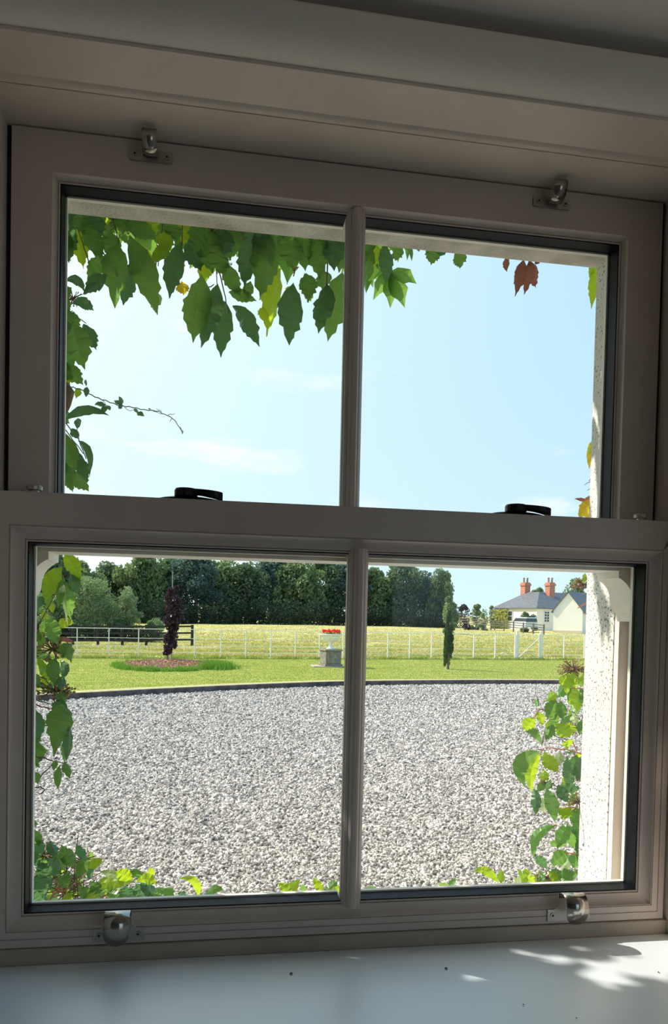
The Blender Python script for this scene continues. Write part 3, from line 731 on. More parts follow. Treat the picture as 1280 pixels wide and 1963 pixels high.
def mulch():
    M['mulch'] = mat('bark_mulch', (0.30, 0.16, 0.09), (0.52, 0.33, 0.22), 25, rough=.95, rnd=.3)
    c = ground(322, 23.5, LAWN); rx, ry = 1.46, 2.35
    m = MB(); m.lathe((0, 0, 0), [(1.0, .0), (.9, .05), (.6, .075), (.3, .085), (.02, .09)], 40); m.v = [(x*rx, y*ry, z) for x, y, z in m.v]
    r = empty('mulch_bed', c, label='round bed of brown bark mulch around the young purple tree', cat='mulch bed')
    o = m.build('mound', 'mulch', r); o.location = (0, 0, 0)
    rng = np.random.default_rng(2); n = 5200; a = rng.uniform(0, 6.283, n); k = np.sqrt(rng.uniform(0, 1, n))
    C = np.stack([rx*k*np.cos(a), ry*k*np.sin(a), .075*(1-k**2*.8)+.02+rng.uniform(0, .02, n)], 1)
    L = rng.normal(size=(n, 3)); L[:, 2] *= .45; L /= np.linalg.norm(L, axis=1)[:, None]; W = np.cross(L, rng.normal(size=(n, 3))); W /= np.linalg.norm(W, axis=1)[:, None]
    s = rng.uniform(.02, .05, n)[:, None]; w = s*.35
    V = np.stack([C-L*s-W*w, C+L*s-W*w, C+L*s+W*w, C-L*s+W*w], 1).reshape(-1, 3)
    o = bpy.data.objects.new('bark_chips', mesh_np('bark_chips', V, np.arange(4*n).reshape(n, 4), 'mulch')); COL.objects.link(o); o.parent = r; tag(o, kind='stuff')
mulch()
M['grass'] = leafmat('grass_blade', (0.19, 0.25, 0.05), (0.34, 0.38, 0.09), (0.36, 0.46, 0.07), .6, 3, .1, .35, .2)
M['grass_lush'] = leafmat('lush_grass_blade', (0.09, 0.22, 0.03), (0.16, 0.32, 0.05), (0.22, 0.42, 0.04), .6, 3, .1, .35, .2)
M['drygrass'] = leafmat('dry_grass_blade', (0.52, 0.44, 0.19), (0.66, 0.56, 0.29), (0.5, 0.46, 0.15), .7, 3, .1, .35, .2)
def blades(name, P, h, m, seed, label, cat, lean=.35, w=.006):
    rng = np.random.default_rng(seed); n = len(P); d = rng.normal(size=(n, 3))*lean; d[:, 2] = 1; hh = h*rng.uniform(.4, 1.25, n)[:, None]
    a = rng.uniform(0, 6.28, n); s = np.stack([np.cos(a), np.sin(a), np.zeros(n)], 1)*w
    V = np.stack([P-s, P+s, P+d*hh], 1).reshape(-1, 3)
    o = bpy.data.objects.new(name, mesh_np(name, V, np.arange(3*n).reshape(n, 3), m)); COL.objects.link(o); return tag(o, label, cat, kind='stuff')
def grasses():
    rng = np.random.default_rng(12); c = ground(322, 23.5, LAWN)
    n = 16000; a = np.concatenate([rng.uniform(3.3, 6.4, n*3//4), rng.uniform(0, 6.28, n//4)]); k = rng.normal(1.06, .06, n)
    clump = .5+.5*np.sin(a*7+1)*np.sin(a*17)
    P = np.stack([c.x+1.46*k*np.cos(a), c.y+2.35*k*np.sin(a), np.full(n, LAWN)], 1)
    keep = rng.uniform(0, 1, n) < .04+.96*clump**1.5
    blades('grass', P[keep], .14, 'grass_lush', 1, 'ring of long green grass around the bark mulch bed', 'grass', w=.009)
    # tuft at the right of the bed
    q = ground(418, 22.6, LAWN); n = 2600; P = np.stack([q.x+rng.normal(0, .24, n), q.y+rng.normal(0, .3, n), np.full(n, LAWN)], 1)
    blades('grass', P, .24, 'grass_lush', 2, 'thick green grass tuft at the right end of the mulch bed', 'grass', w=.010)
    # along the white fence
    n = 26000; t = rng.uniform(-.9, 2.0, n); P = np.stack([FA.x+(FB.x-FA.x)*t, FA.y+(FB.y-FA.y)*t+rng.normal(0, .12, n), np.full(n, LAWN)], 1)
    keep = rng.uniform(0, 1, n) < .35+.65*np.sin(t*40)**2; blades('grass', P[keep], .13, 'grass', 3, 'line of longer green grass under the white fence', 'grass', w=.011)
    # lawn nap
    n = 150000; px = rng.uniform(-100, 1400, n); u = rng.uniform(0, 1, n)
    kx = np.array(PXS); K = np.array([[p.x, p.y] for p in k2]); Fq = np.array([[p.x, p.y] for p in fl])
    A = np.stack([np.interp(px, kx, K[:, 0]), np.interp(px, kx, K[:, 1])], 1); B = np.stack([np.interp(px, kx, Fq[:, 0]), np.interp(px, kx, Fq[:, 1])], 1)
    P = A+(B-A)*u[:, None]; P = np.concatenate([P, np.full((n, 1), LAWN)], 1)
    blades('grass', P, .020, 'grass', 4, 'short blades of the mown lawn', 'grass', w=.007)
    # stubble and swathes of cut hay in the field
    n = 120000; px = rng.uniform(-150, 1450, n); t = 1/np.sqrt(rng.uniform(1/2.9**2, 1/1.03**2, n))
    B = np.stack([np.interp(px, kx, Fq[:, 0]), np.interp(px, kx, Fq[:, 1])], 1)*t[:, None]
    z = np.array([fz(x, y) for x, y in B]); row = np.sin(B[:, 1]*1.9+B[:, 0]*.25)+rng.normal(0, .6, n)
    P = np.concatenate([B, z[:, None]], 1)
    blades('hay', P[row > .2], .10, 'drygrass', 5, 'swathes of pale cut hay lying over the field', 'hay', lean=1.6, w=.035)
    blades('grass', P[row <= .2], .07, 'grass', 6, 'short green aftergrass between the swathes of hay', 'grass', lean=.8, w=.028)
grasses()

# ------------------------------------------------------------ FENCES AND GATE
M['fence'] = mat('white_metal_paint', (0.78, 0.76, 0.72), (0.86, 0.84, 0.80), 30, rough=.5)
M['darkwood'] = mat('dark_fence_wood', (0.022, 0.022, 0.02), (0.045, 0.042, 0.036), 12, rough=.9)
M['greywood'] = mat('grey_fence_wood', (0.09, 0.088, 0.075), (0.17, 0.16, 0.14), 12, rough=.9)
FH = [0, .31, .57, .79, .965]          # rails below the top, as parts of the height
def white_fence():
    H = 1.09; d = (FB-FA).normalized(); nrm = Vector((-d.y, d.x, 0))
    runs = [([-190, -120, -55, 15, 82, 148, 209, 266, 321, 374, 424, 472, 520, 567, 613, 658, 702, 744, 786, 828, 869, 909, 950, 988], 'long white metal estate fence left of the gate, five thin rails', 'wfl'),
            ([1040, 1082, 1121, 1159, 1196, 1233, 1270, 1306], 'short white metal estate fence right of the gate', 'wfr')]
    for pxs, lb, _ in runs:
        a, c = fence_at(pxs[0]), fence_at(pxs[-1]); r = empty('metal_fence', ((a.x+c.x)/2, (a.y+c.y)/2, LAWN), label=lb, cat='fence')
        for px in pxs:
            p = fence_at(px); m = MB(); e = d*.017; w = nrm*.02
            m.hexa([p-e-w+Vector((0, 0, LAWN-.1)), p+e-w+Vector((0, 0, LAWN-.1)), p+e+w+Vector((0, 0, LAWN-.1)), p-e+w+Vector((0, 0, LAWN-.1))],
                   [p-e-w+Vector((0, 0, LAWN+H)), p+e-w+Vector((0, 0, LAWN+H)), p+e+w+Vector((0, 0, LAWN+H)), p-e+w+Vector((0, 0, LAWN+H))])
            m.build('post', 'fence', r)
        for i, fr in enumerate(FH):
            z = LAWN+H*(1-fr)-.012; m = MB(); k = 24
            m.tube([a.lerp(c, t/k)+Vector((0, 0, z+.004*math.sin(t*2.1+i))) for t in range(k+1)], .0125 if i == 0 else .009, 5); m.build('rail', 'fence', r)
    for px, lb in ((991.5, 'stout white gatepost at the left of the field gate'), (1037.5, 'stout white gatepost at the right of the field gate')):
        p = fence_at(px); m = MB(); m.lathe((p.x, p.y, LAWN-.1), [(.055, 0), (.055, 1.28), (.062, 1.29), (.062, 1.33), (.03, 1.36)], 12); m.build('gate_post', 'fence', label=lb, cat='gate post')
    # gate
    p0, p1 = fence_at(994.5), fence_at(1034.5); r = empty('field_gate', (p0.x, p0.y, LAWN), label='white metal field gate with a diagonal brace between two posts', cat='gate')
    z0, z1 = LAWN+.07, LAWN+1.12
    for a_, b_, nm, rad in ((p0+Vector((0, 0, z0)), p0+Vector((0, 0, z1)), 'stile', .022), (p1+Vector((0, 0, z0)), p1+Vector((0, 0, z1)), 'stile', .022),
                            (p0+Vector((0, 0, z0)), p1+Vector((0, 0, z1-.16)), 'brace', .022), (p0.lerp(p1, .62)+Vector((0, 0, z0+.22)), p1+Vector((0, 0, z0)), 'brace', .009)):
        m = MB(); m.tube([a_, b_], rad, 6); m.build(nm, 'fence', r)
    for fr in (.02, .31, .57, .79, 1.0):
        z = z1-(z1-z0)*fr-(.0 if fr > .1 else .1); m = MB(); m.tube([p0+Vector((0, 0, z)), p1+Vector((0, 0, z))], .009, 5); m.build('rail', 'fence', r)
    for t in (.16, .82):
        m = MB(); q = p0.lerp(p1, t); m.tube([q+Vector((-.09, 0, z1-.05)), q+Vector((0, 0, z1-.03)), q+Vector((.05, 0, z1-.10))], .016, 6); m.build('scroll', 'fence', r)
white_fence()
def wood_fence(a, c, n, H, rails, m_, label, rh=.075, pw=.055):
    r = empty('wooden_fence', (a.x, a.y, a.z), label=label, cat='fence'); d = (c-a); d.z = 0; d.normalize(); nr = Vector((-d.y, d.x, 0))
    for i in range(n):
        p = a.lerp(c, i/(n-1)); m = MB(); q = [p-d*pw-nr*pw*.7, p+d*pw-nr*pw*.7, p+d*pw+nr*pw*.7, p-d*pw+nr*pw*.7]
        m.hexa([v+Vector((0, 0, -.3)) for v in q], [v+Vector((0, 0, H)) for v in q]); m.build('post', m_, r)
    for fr in rails:
        m = MB(); z = H*fr
        A = [a-nr*.09+Vector((0, 0, z)), a-nr*.05+Vector((0, 0, z)), a-nr*.05+Vector((0, 0, z+rh)), a-nr*.09+Vector((0, 0, z+rh))]; B = [v+(c-a) for v in A]
        m.hexa(A, B); fix_normals(m.build('rail', m_, r))
def wpt(px, py, D): p = far(px, py, D); return p
wood_fence(wpt(40, 1234, 33), wpt(368, 1231, 36), 8, 1.0-.15, (.86, .48, .10), 'darkwood', 'dark stained three rail wooden fence behind the white fence at left', rh=.085, pw=.06)
wood_fence(wpt(866, 1194, 76), wpt(1042, 1211, 66), 11, .68, (.80, .48, .14), 'greywood', 'weathered grey rail fence in front of the white house', rh=.075, pw=.055)

# ------------------------------------------------------------ URN ON ITS PEDESTAL
def urn():
    D = 24.6; c = ground(635, D, LAWN); k = D/F
    M['pedestal'] = mat('mossy_stone', (0.17, 0.155, 0.12), (0.30, 0.27, 0.22), 9, rough=.95, bump=.5, bscale=60)
    M['slab'] = mat('bare_slab', (0.36, 0.31, 0.24), (0.48, 0.42, 0.34), 9, rough=.95)
    M['urn'] = mat('white_urn_paint', (0.80, 0.79, 0.77), (0.88, 0.87, 0.85), 9, rough=.45)
    M['petal'] = leafmat('red_petal', (0.75, 0.03, 0.03), (0.9, 0.10, 0.07), (.8, .05, .04), .5, 9, .2, .3, .3)
    m = MB(); m.box(c.x-.62, c.x+.35, c.y-.45, c.y+.45, LAWN, LAWN+.03); m.build('stone_slab', 'slab', label='flat brown stone slab under the pedestal', cat='slab')
    def sq(m, h, z0, z1, a=math.radians(14)):
        q = [(c.x+h*(x*math.cos(a)-y*math.sin(a)), c.y+h*(x*math.sin(a)+y*math.cos(a))) for x, y in ((-1, -1), (1, -1), (1, 1), (-1, 1))]
        m.hexa([(x, y, z0) for x, y in q], [(x, y, z1) for x, y in q])
    z = LAWN+.03; r = empty('pedestal', (c.x, c.y, z), label='square weathered stone pedestal carrying the white urn', cat='pedestal')
    for nm, h, a, b in (('plinth', .315, 0, .07), ('shaft', .275, .07, .50), ('cap', .31, .50, .555)):
        m = MB(); sq(m, h, z+a, z+b); m.build(nm, 'pedestal', r, bevel=.012)
    z += .555; zz = (EYE+(hor(635)-1215)/F*D)-z       # rim height above the pedestal
    pr = [(.15, 0), (.15, .035), (.10, .05), (.065, .09), (.055, .16), (.075, .20), (.11, .225), (.20, zz*.50), (.28, zz*.62), (.315, zz*.76), (.32, zz*.84), (.375, zz*.90), (.395, zz*.94), (.395, zz), (.35, zz), (.30, zz-.04), (.02, zz-.05)]
    m = MB(); m.lathe((c.x, c.y, z), pr, 36); u = m.build('garden_urn', 'urn', smooth=True, label='white shallow pedestal urn on the square stone block', cat='urn')
    rng = np.random.default_rng(31); r = empty('red_geraniums', (c.x, c.y, z+zz-.05), label='low mass of bright red flowers filling the white urn', cat='flowers')
    bl = []
    for i in range(46):
        a = rng.uniform(0, 6.28); q = .30*math.sqrt(rng.uniform(0, 1)); bl.append(((q*math.cos(a), q*math.sin(a), .10+rng.uniform(0, .09)*(1-q)), (.04, .04, .03), 26))
    foliage('flowers', bl, .018, 'petal', r, 4, .9, kind='stuff')
    bl = [((q*math.cos(a), q*math.sin(a), .05), (.06, .06, .03), 30) for q, a in [(rng.uniform(0, .3), rng.uniform(0, 6.28)) for i in range(26)]]
    foliage('foliage', bl, .025, 'grass', r, 6, .7)
urn()
def field_bits():
    M['white_stone'] = mat('white_stone', (0.75, 0.74, 0.70), rough=.8)
    D = 34; p = ground(964, D, 0); z = EYE-(1254-hor(964))/F*D; m = MB(); 
    m.tube([(p.x-.13, p.y, z), (p.x, p.y+.02, z+.03), (p.x+.13, p.y, z)], [.03, .07, .03], 7, flat=.6); m.build('white_stone', 'white_stone', label='small white stone lying in the hay field left of the gate', cat='stone')
field_bits()

# ------------------------------------------------------------ THE WHITE HOUSE
def house():
    M['hwall'] = mat('white_house_render', (0.84, 0.80, 0.74), (0.88, 0.84, 0.78), 1.2, rough=.9)
    M['plinthwall'] = mat('buff_plinth', (0.55, 0.48, 0.34), (0.62, 0.55, 0.42), 2, rough=.9)
    M['slate'] = mat('grey_slate', (0.085, 0.09, 0.105), (0.14, 0.145, 0.165), 2.2, rough=.55, bump=.2, bscale=9, stretch=(1, 1, 4))
    M['brick'] = mat('red_brick', (0.46, 0.17, 0.10), (0.60, 0.26, 0.17), 5, rough=.9, bump=.2, bscale=12)
    M['dwindow'] = mat('dark_window_glass', (0.05, 0.06, 0.07), rough=.1)
    M['pot'] = mat('chimney_pot', (0.35, 0.27, 0.22), rough=.8)
    M['wframe'] = mat('white_window_paint', (0.8, 0.8, 0.78), rough=.5)
    zb = .4
    C0 = ground(1028, 88, 0); la = (ground(948, 95, 0)-C0); L1 = la.length; a = la.normalized(); b = Vector((a.y, -a.x, 0)); L2 = 6.0
    if b.x < 0: b = -b
    ze = EYE+(hor(1028)-1165)/F*88
    r = empty('house', (C0.x, C0.y, zb), label='white single storey house with hipped slate roof and two brick chimneys', cat='house')
    V = lambda p, z: Vector((p.x, p.y, z))
    def quadbox(name, m, pts, z0, z1, par=r, **kw):
        mb = MB(); mb.hexa([V(p, z0) for p in pts], [V(p, z1) for p in pts]); return fix_normals(mb.build(name, m, par, **kw))
    c = [C0, C0+a*L1, C0+a*L1+b*L2, C0+b*L2]; quadbox('wall', 'hwall', c, zb, ze)
    o = .28; e = [C0-a*o-b*o, C0+a*(L1+o)-b*o, C0+a*(L1+o)+b*(L2+o), C0-a*o+b*(L2+o)]
    zr = EYE+(hor(1033)-1134)/F*91; r0, r1 = C0+a*3.0+b*3, C0+a*(L1-2.6)+b*3
    mb = MB(); mb.add([V(p, ze-.02) for p in e]+[V(r0, zr), V(r1, zr)]+[V(p, ze-.12) for p in e], [(0, 4, 5, 1), (1, 5, 2), (2, 5, 4, 3), (3, 4, 0), (0, 1, 7, 6), (1, 2, 8, 7), (2, 3, 9, 8), (3, 0, 6, 9), (6, 7, 8, 9)])
    fix_normals(mb.build('roof', 'slate', r))
    # rear wing behind, ridge running on to the right
    c2 = [C0+b*(L2-.5)+a*1.2, C0+b*(L2-.5)+a*(L1-.6), C0+b*(L2+5)+a*(L1-.6), C0+b*(L2+5)+a*1.2]; quadbox('rear_wall', 'hwall', c2, zb, ze)
    mb = MB(); m0 = (c2[0]+c2[1])/2-b*1.5; m1 = (c2[2]+c2[3])/2
    mb.add([V(c2[0], ze), V(c2[1], ze), V(c2[2], ze), V(c2[3], ze), V(m0, zr+.05), V(m1, zr+.05)], [(0, 3, 5, 4), (1, 4, 5, 2), (0, 4, 1), (3, 2, 5)]); fix_normals(mb.build('roof', 'slate', r))
    for px, D, yb, yt, lb in ((1005, 94.5, 1143, 1117, 'chimney'), (1052, 93.5, 1146, 1117, 'chimney')):
        p = ground(px, D, 0); z0 = EYE+(hor(px)-yb)/F*D-.9; z1 = EYE+(hor(px)-yt)/F*D; w = .43
        q = [p-a*w-b*w, p+a*w-b*w, p+a*w+b*w, p-a*w+b*w]; ch = quadbox('chimney', 'brick', q, z0, z1-.18)
        w2 = .52; q = [p-a*w2-b*w2, p+a*w2-b*w2, p+a*w2+b*w2, p-a*w2+b*w2]
        def sub(nm, m, mb): 
            oo = mb.build(nm, m, ch); return oo
        mb = MB(); mb.hexa([V(v, z1-.42) for v in q], [V(v, z1-.18) for v in q]); fix_normals(sub('cap', 'brick', mb))
        mb = MB(); q = [p-a*w-b*w, p+a*w-b*w, p+a*w+b*w, p-a*w+b*w]; mb.hexa([V(v, z1-.18) for v in q], [V(v, z1) for v in q]); fix_normals(sub('cap', 'brick', mb))
        for s in (-.22, .22):
            mb = MB(); cc = p+R_*s*1.0; mb.lathe((cc.x, cc.y, z1), [(.13, 0), (.12, .5), (.15, .55), (.13, .62)], 10); sub('pot', 'pot', mb)
    # windows: dark glass in white frames with glazing bars
    def window(s0, face, w, z0, z1, cols, rows):
        base, dr, nr = (C0, b, -a) if face == 'r' else (C0, a, -b)
        p = base+dr*s0; q = [p+nr*.02, p+dr*w+nr*.02, p+dr*w-nr*.05, p-nr*.05]; f = quadbox('window', 'dwindow', q, z0, z1)
        t = .07
        for (s, e_, y0, y1) in [(0, t, z0, z1), (w-t, w, z0, z1), (0, w, z0, z0+t), (0, w, z1-t, z1)]+[(w*i/cols-.025, w*i/cols+.025, z0, z1) for i in range(1, cols)]+[(0, w, z0+(z1-z0)*i/rows-.03, z0+(z1-z0)*i/rows+.03) for i in range(1, rows)]:
            q = [p+dr*s+nr*.07, p+dr*e_+nr*.07, p+dr*e_, p+dr*s]; mb = MB(); mb.hexa([V(v, y0) for v in q], [V(v, y1) for v in q]); fix_normals(mb.build('window_bar', 'wframe', f))
    zw0 = EYE+(hor(1047)-1193)/F*90; zw1 = EYE+(hor(1047)-1172)/F*90
    window(1.12, 'r', .85, zw0, zw1, 2, 4)
    window(4.3, 'l', 1.9, zw0, zw1, 2, 2)
    # yellow creeper on the lit wall
    bl = []
    for s in (5.4, 5.9, 6.4, 6.9, 7.4, L1-.1):
        for zz in (1.0, 1.6, 2.2, 2.8):
            p = C0+a*s-b*.18; bl.append(((p.x, p.y, zz), (.42, .42, .42), 150))
    rr = empty('wall_creeper', (0, 0, 0), label='yellow green creeper covering the left end of the house wall', cat='climbing plant'); foliage('foliage', bl, .10, 'yellow_leaf', rr, 21, .8)
    # gabled annexe in front, at the right
    D = 78; g0, g1 = ground(1060, D+.9, 0), ground(1116, D-1.0, 0); gd = (g1-g0).normalized(); W = (g1-g0).length; gn = Vector((-gd.y, gd.x, 0)); Lh = 9
    ze = EYE+(hor(1060)-1170)/F*D; zt = EYE+(hor(1088)-1136)/F*D; zg = EYE-(1216-hor(1110))/F*D
    r2 = empty('annexe', ((g0.x+g1.x)/2, (g0.y+g1.y)/2, zg), label='white gabled outbuilding with slate roof in front of the house, right', cat='outbuilding')
    mid = (g0+g1)/2; mb = MB()
    mb.add([V(g0, zg-.3), V(g1, zg-.3), V(g1, ze), V(mid, zt), V(g0, ze)]+[V(p+gn*Lh, z) for p, z in ((g0, zg-.3), (g1, zg-.3), (g1, ze), (mid, zt), (g0, ze))],
           [(0, 1, 2, 3, 4), (5, 9, 8, 7, 6), (0, 4, 9, 5), (1, 6, 7, 2), (0, 5, 6, 1)]); fix_normals(mb.build('wall', 'hwall', r2))
    q = [g0-gn*.04-gd*.02, g1-gn*.04+gd*.02, g1, g0]; mb = MB(); mb.hexa([V(v, zg-.2) for v in q], [V(v, zg+.36) for v in q]); fix_normals(mb.build('plinth', 'plinthwall', r2))
    for s, lb in ((-1, 'l'), (1, 'r')):
        ed = g0-gd*.22 if s < 0 else g1+gd*.22; zz = ze-.22*(zt-ze)/(W/2); mb = MB()
        mb.add([V(ed-gn*.15, zz), V(mid-gn*.15, zt+.02), V(mid+gn*(Lh+.1), zt+.02), V(ed+gn*(Lh+.1), zz)]+[V(ed-gn*.15, zz+.14), V(mid-gn*.15, zt+.17), V(mid+gn*(Lh+.1), zt+.17), V(ed+gn*(Lh+.1), zz+.14)],
               [(0, 1, 2, 3), (4, 7, 6, 5), (0, 4, 5, 1), (3, 2, 6, 7), (0, 3, 7, 4), (1, 5, 6, 2)]); fix_normals(mb.build('roof_slope', 'slate', r2))
    # low grey outbuilding wall to the right of it
    # parked pale car behind the grey fence
    M['carpaint'] = mat('pale_car_paint', (0.55, 0.62, 0.64), rough=.25)
    p = ground(1019, 76.5, 0); zc = EYE-(1207-hor(1019))/F*76.5; k = 76.5/F; r3 = empty('car', (p.x, p.y, zc), label='pale car seen end-on behind the grey rail fence by the house', cat='car')
    def sec(mb, x0, x1, z0, z1, t): mb.hexa([(p.x+x0, p.y, zc+z0), (p.x+x1, p.y, zc+z0), (p.x+x1, p.y+3.4, zc+z0), (p.x+x0, p.y+3.4, zc+z0)], [(p.x+x0+t, p.y+t, zc+z1), (p.x+x1-t, p.y+t, zc+z1), (p.x+x1-t, p.y+3.0, zc+z1), (p.x+x0+t, p.y+3.0, zc+z1)])
    mb = MB(); sec(mb, -.68, .68, .2, .82, .04); sec(mb, -.60, .60, 1.16, 1.26, .06); mb.build('body', 'carpaint', r3, bevel=.04)
    mb = MB(); sec(mb, -.62, .62, .80, 1.18, .06); mb.build('windows', 'dwindow', r3, bevel=.02)
    for x in (-.55, .55):
        mb = MB(); mb.tube([(p.x+x-.09, p.y+.6, zc+.28), (p.x+x+.09, p.y+.6, zc+.28)], .28, 14); mb.build('wheel', 'black', r3)
house()
# ------------------------------------------------------------ THE CREEPER AROUND THE WINDOW
M['vine'] = leafmat('creeper_leaf', (0.07, 0.18, 0.045), (0.12, 0.26, 0.065), (0.30, 0.54, 0.09), .34, 9, .22, .42, .5)
M['vine_bright'] = leafmat('sunlit_creeper_leaf', (0.16, 0.33, 0.03), (0.24, 0.42, 0.05), (0.62, 0.78, 0.03), .4, 9, .15, .5, .4)  # lime glow of sun through a leaf, put into the colour
M['vine_dark'] = leafmat('shaded_creeper_leaf', (0.055, 0.14, 0.06), (0.09, 0.20, 0.08), (0.18, 0.38, 0.12), .3, 9, .2, .35, .6)  # darker colour for leaves that lie in the shade of others
M['vine_yellow'] = leafmat('turning_creeper_leaf', (0.62, 0.50, 0.04), (0.72, 0.40, 0.04), (0.85, 0.62, 0.03), .45, 12, .1, .5, .3)
M['vine_brown'] = leafmat('withered_leaf', (0.30, 0.13, 0.09), (0.42, 0.22, 0.17), (0.45, 0.16, 0.10), .7, 25, .1, .35, .2)
M['vine_pale'] = leafmat('pale_creeper_leaf', (0.40, 0.50, 0.26), (0.52, 0.60, 0.36), (0.55, 0.66, 0.25), .3, 12, .1, .35, .7)
M['stem_red'] = mat('red_leaf_stalk', (0.55, 0.16, 0.10), (0.65, 0.30, 0.16), 30, rough=.5)
M['stem'] = mat('creeper_stem', (0.15, 0.10, 0.06), (0.26, 0.17, 0.10), 30, rough=.7)
M['stem_green'] = mat('green_shoot', (0.20, 0.24, 0.12), (0.28, 0.26, 0.14), 30, rough=.6)
M['berry'] = mat('unripe_berries', (0.30, 0.20, 0.07), (0.48, 0.30, 0.11), 60, rough=.5)
VM = {'v': 'vine', 'b': 'vine_bright', 'd': 'vine_dark', 'y': 'vine_yellow', 'r': 'vine_brown', 'p': 'vine_pale'}
def leaf_geo(B, Mp, T, W, roll, fold, rng, serr=.075, n=10, curl=0.0):
    """a toothed leaflet along the curve B-Mp-T: three rows of points"""
    cam_p = Vector((0, 0, EYE)); V = []; Fs = []
    ph = rng.uniform(-.3, .3)
    for i in range(n+1):
        t = i/n; p = B*(1-t)**2+Mp*2*t*(1-t)+T*t*t; d = ((Mp-B)*2*(1-t)+(T-Mp)*2*t).normalized()
        vd = (p-cam_p).normalized(); s = d.cross(vd).normalized()
        s = (Matrix.Rotation(roll+curl*(t-.5), 3, d) @ s); nn = s.cross(d)
        w = W*.5*(math.sin(math.pi*t**.90)**.9*(1.04-.42*t**5) if 0 < i < n else (.04 if i == 0 else .0))
        tooth = (1+serr) if i % 2 else (1-serr*.9)
        if t < .25: tooth = 1
        sh = d*(W*.05 if i % 2 == 0 else -W*.02)
        wob = nn*(W*.06*math.sin(i*1.9+ph*9))
        V += [p-s*w*tooth+nn*w*fold-sh+wob, p, p+s*w*tooth*(1+.08*math.sin(i*2.3+ph))+nn*w*fold-sh-wob]
    for i in range(n):
        a = 3*i; Fs += [(a, a+1, a+4, a+3), (a+1, a+2, a+5, a+4)]
    return V, Fs
def add_leaf(root, b, t, w, Y, m, rng, mid=None, dy=None, roll=None, stalk=True):
    dy = rng.uniform(-.035, .03) if dy is None else dy
    B = at(b[0], b[1], Y); T = at(t[0], t[1], Y+dy); L = (T-B).length
    if mid: Mp = at(mid[0]*2-(b[0]+t[0])/2, mid[1]*2-(b[1]+t[1])/2, Y+dy/2-.01)
    else: Mp = (B+T)/2+Vector((rng.uniform(-.06, .06)*L, -.12*L*rng.uniform(.2, 1), .10*L*rng.uniform(0, 1)))
    roll = rng.choice([-1, 1])*rng.uniform(.05, .55) if roll is None else roll
    W = w*.98*Y/F*1.03/max(.75, math.cos(roll))
    V, Fs = leaf_geo(B, Mp, T, W, roll, rng.uniform(.10, .38), rng, n=13 if w > 18 else 9, curl=rng.uniform(-.7, .7))
    mb = MB().add([tuple(v) for v in V], Fs); return mb.build('leaf', VM[m], root, smooth=False)
def leaves(root, Y, txt, seed, wm=1.0):
    rng = random.Random(seed)
    for ln in txt.replace('\n', ';').split(';'):
        q = ln.split()
        if not q: continue
        m = 'v'; mid = None; yy = Y
        k = [float(v) for v in q[:5]]
        for e in q[5:]:
            if e in VM: m = e
            elif e[0] == '@': yy = float(e[1:])
            elif e[0] == 'm': mid = tuple(float(v) for v in e[1:].split(','))
        add_leaf(root, (k[0], k[1]), (k[2], k[3]), k[4]*wm, yy+rng.uniform(-.02, .02), m, rng, mid)
def stalks(root, Y, txt, m='stem', r=.0011, name='stem'):
    """each line: px py px py ... a thin curved stalk"""
    for ln in txt.replace('\n', ';').split(';'):
        q = [float(v) for v in ln.split()]
        if len(q) < 4: continue
        P = [at(q[i], q[i+1], Y+.006*math.sin(i*1.3)) for i in range(0, len(q), 2)]
        S = []
        for i in range(len(P)-1):
            for k in range(3): S.append(P[i].lerp(P[i+1], k/3)+Vector((0, 0, .0012*math.sin(i*3+k*2))))
        S.append(P[-1]); MB().tube(S, [r*(1-.4*i/len(S)) for i in range(len(S))], 5).build(name, m, root)
def berries(root, px, py, R, Y, n, seed, m='berry', br=.0024):
    rng = random.Random(seed); c = at(px, py, Y); tw = MB(); bb = MB(); R = R*Y/F
    for i in range(n):
        d = Vector((rng.gauss(0, 1), rng.gauss(0, .8), rng.gauss(0, .7))).normalized()*R*rng.uniform(.45, 1.05); d.x *= 1.35
        e = c+d; k = c+d*.5+Vector((0, 0, R*.05*rng.uniform(-1, 1))); tw.tube([c, k, e], [.0009, .0007, .0006], 4); bb.ball(e, br*rng.uniform(.7, 1.2), 6, 4)
    o = bb.build('berries', m, root, kind='stuff'); tw.build('berry_stalks', 'stem', root, kind='stuff')
def mass(root, zone, n, seed, size=.075, m='vine', name='unseen_shading_leaves', ex=None):
    """unseen leaves added beyond the frame to block sun from leaves and board"""
    rng = random.Random(seed); mb = MB(); x0, x1, y0, y1, z0, z1 = zone
    for i in range(n):
        B = Vector((rng.uniform(x0, x1), rng.uniform(y0, y1), rng.uniform(z0, z1)))
        for k in range(5):
            a = (k-2)*.62+rng.uniform(-.15, .15); s = size*rng.uniform(.75, 1.25)*(1.15-.12*abs(k-2)); T = B+Vector((math.sin(a)*s, rng.uniform(-.02, .03), -math.cos(a)*s))
            V, Fs = leaf_geo(B, (B+T)/2+Vector((0, -.01, .01)), T, s*.5, rng.uniform(-.6, .6), .3, rng, n=5); mb.add([tuple(v) for v in V], Fs)
    return mb.build(name, m, root, kind='stuff')

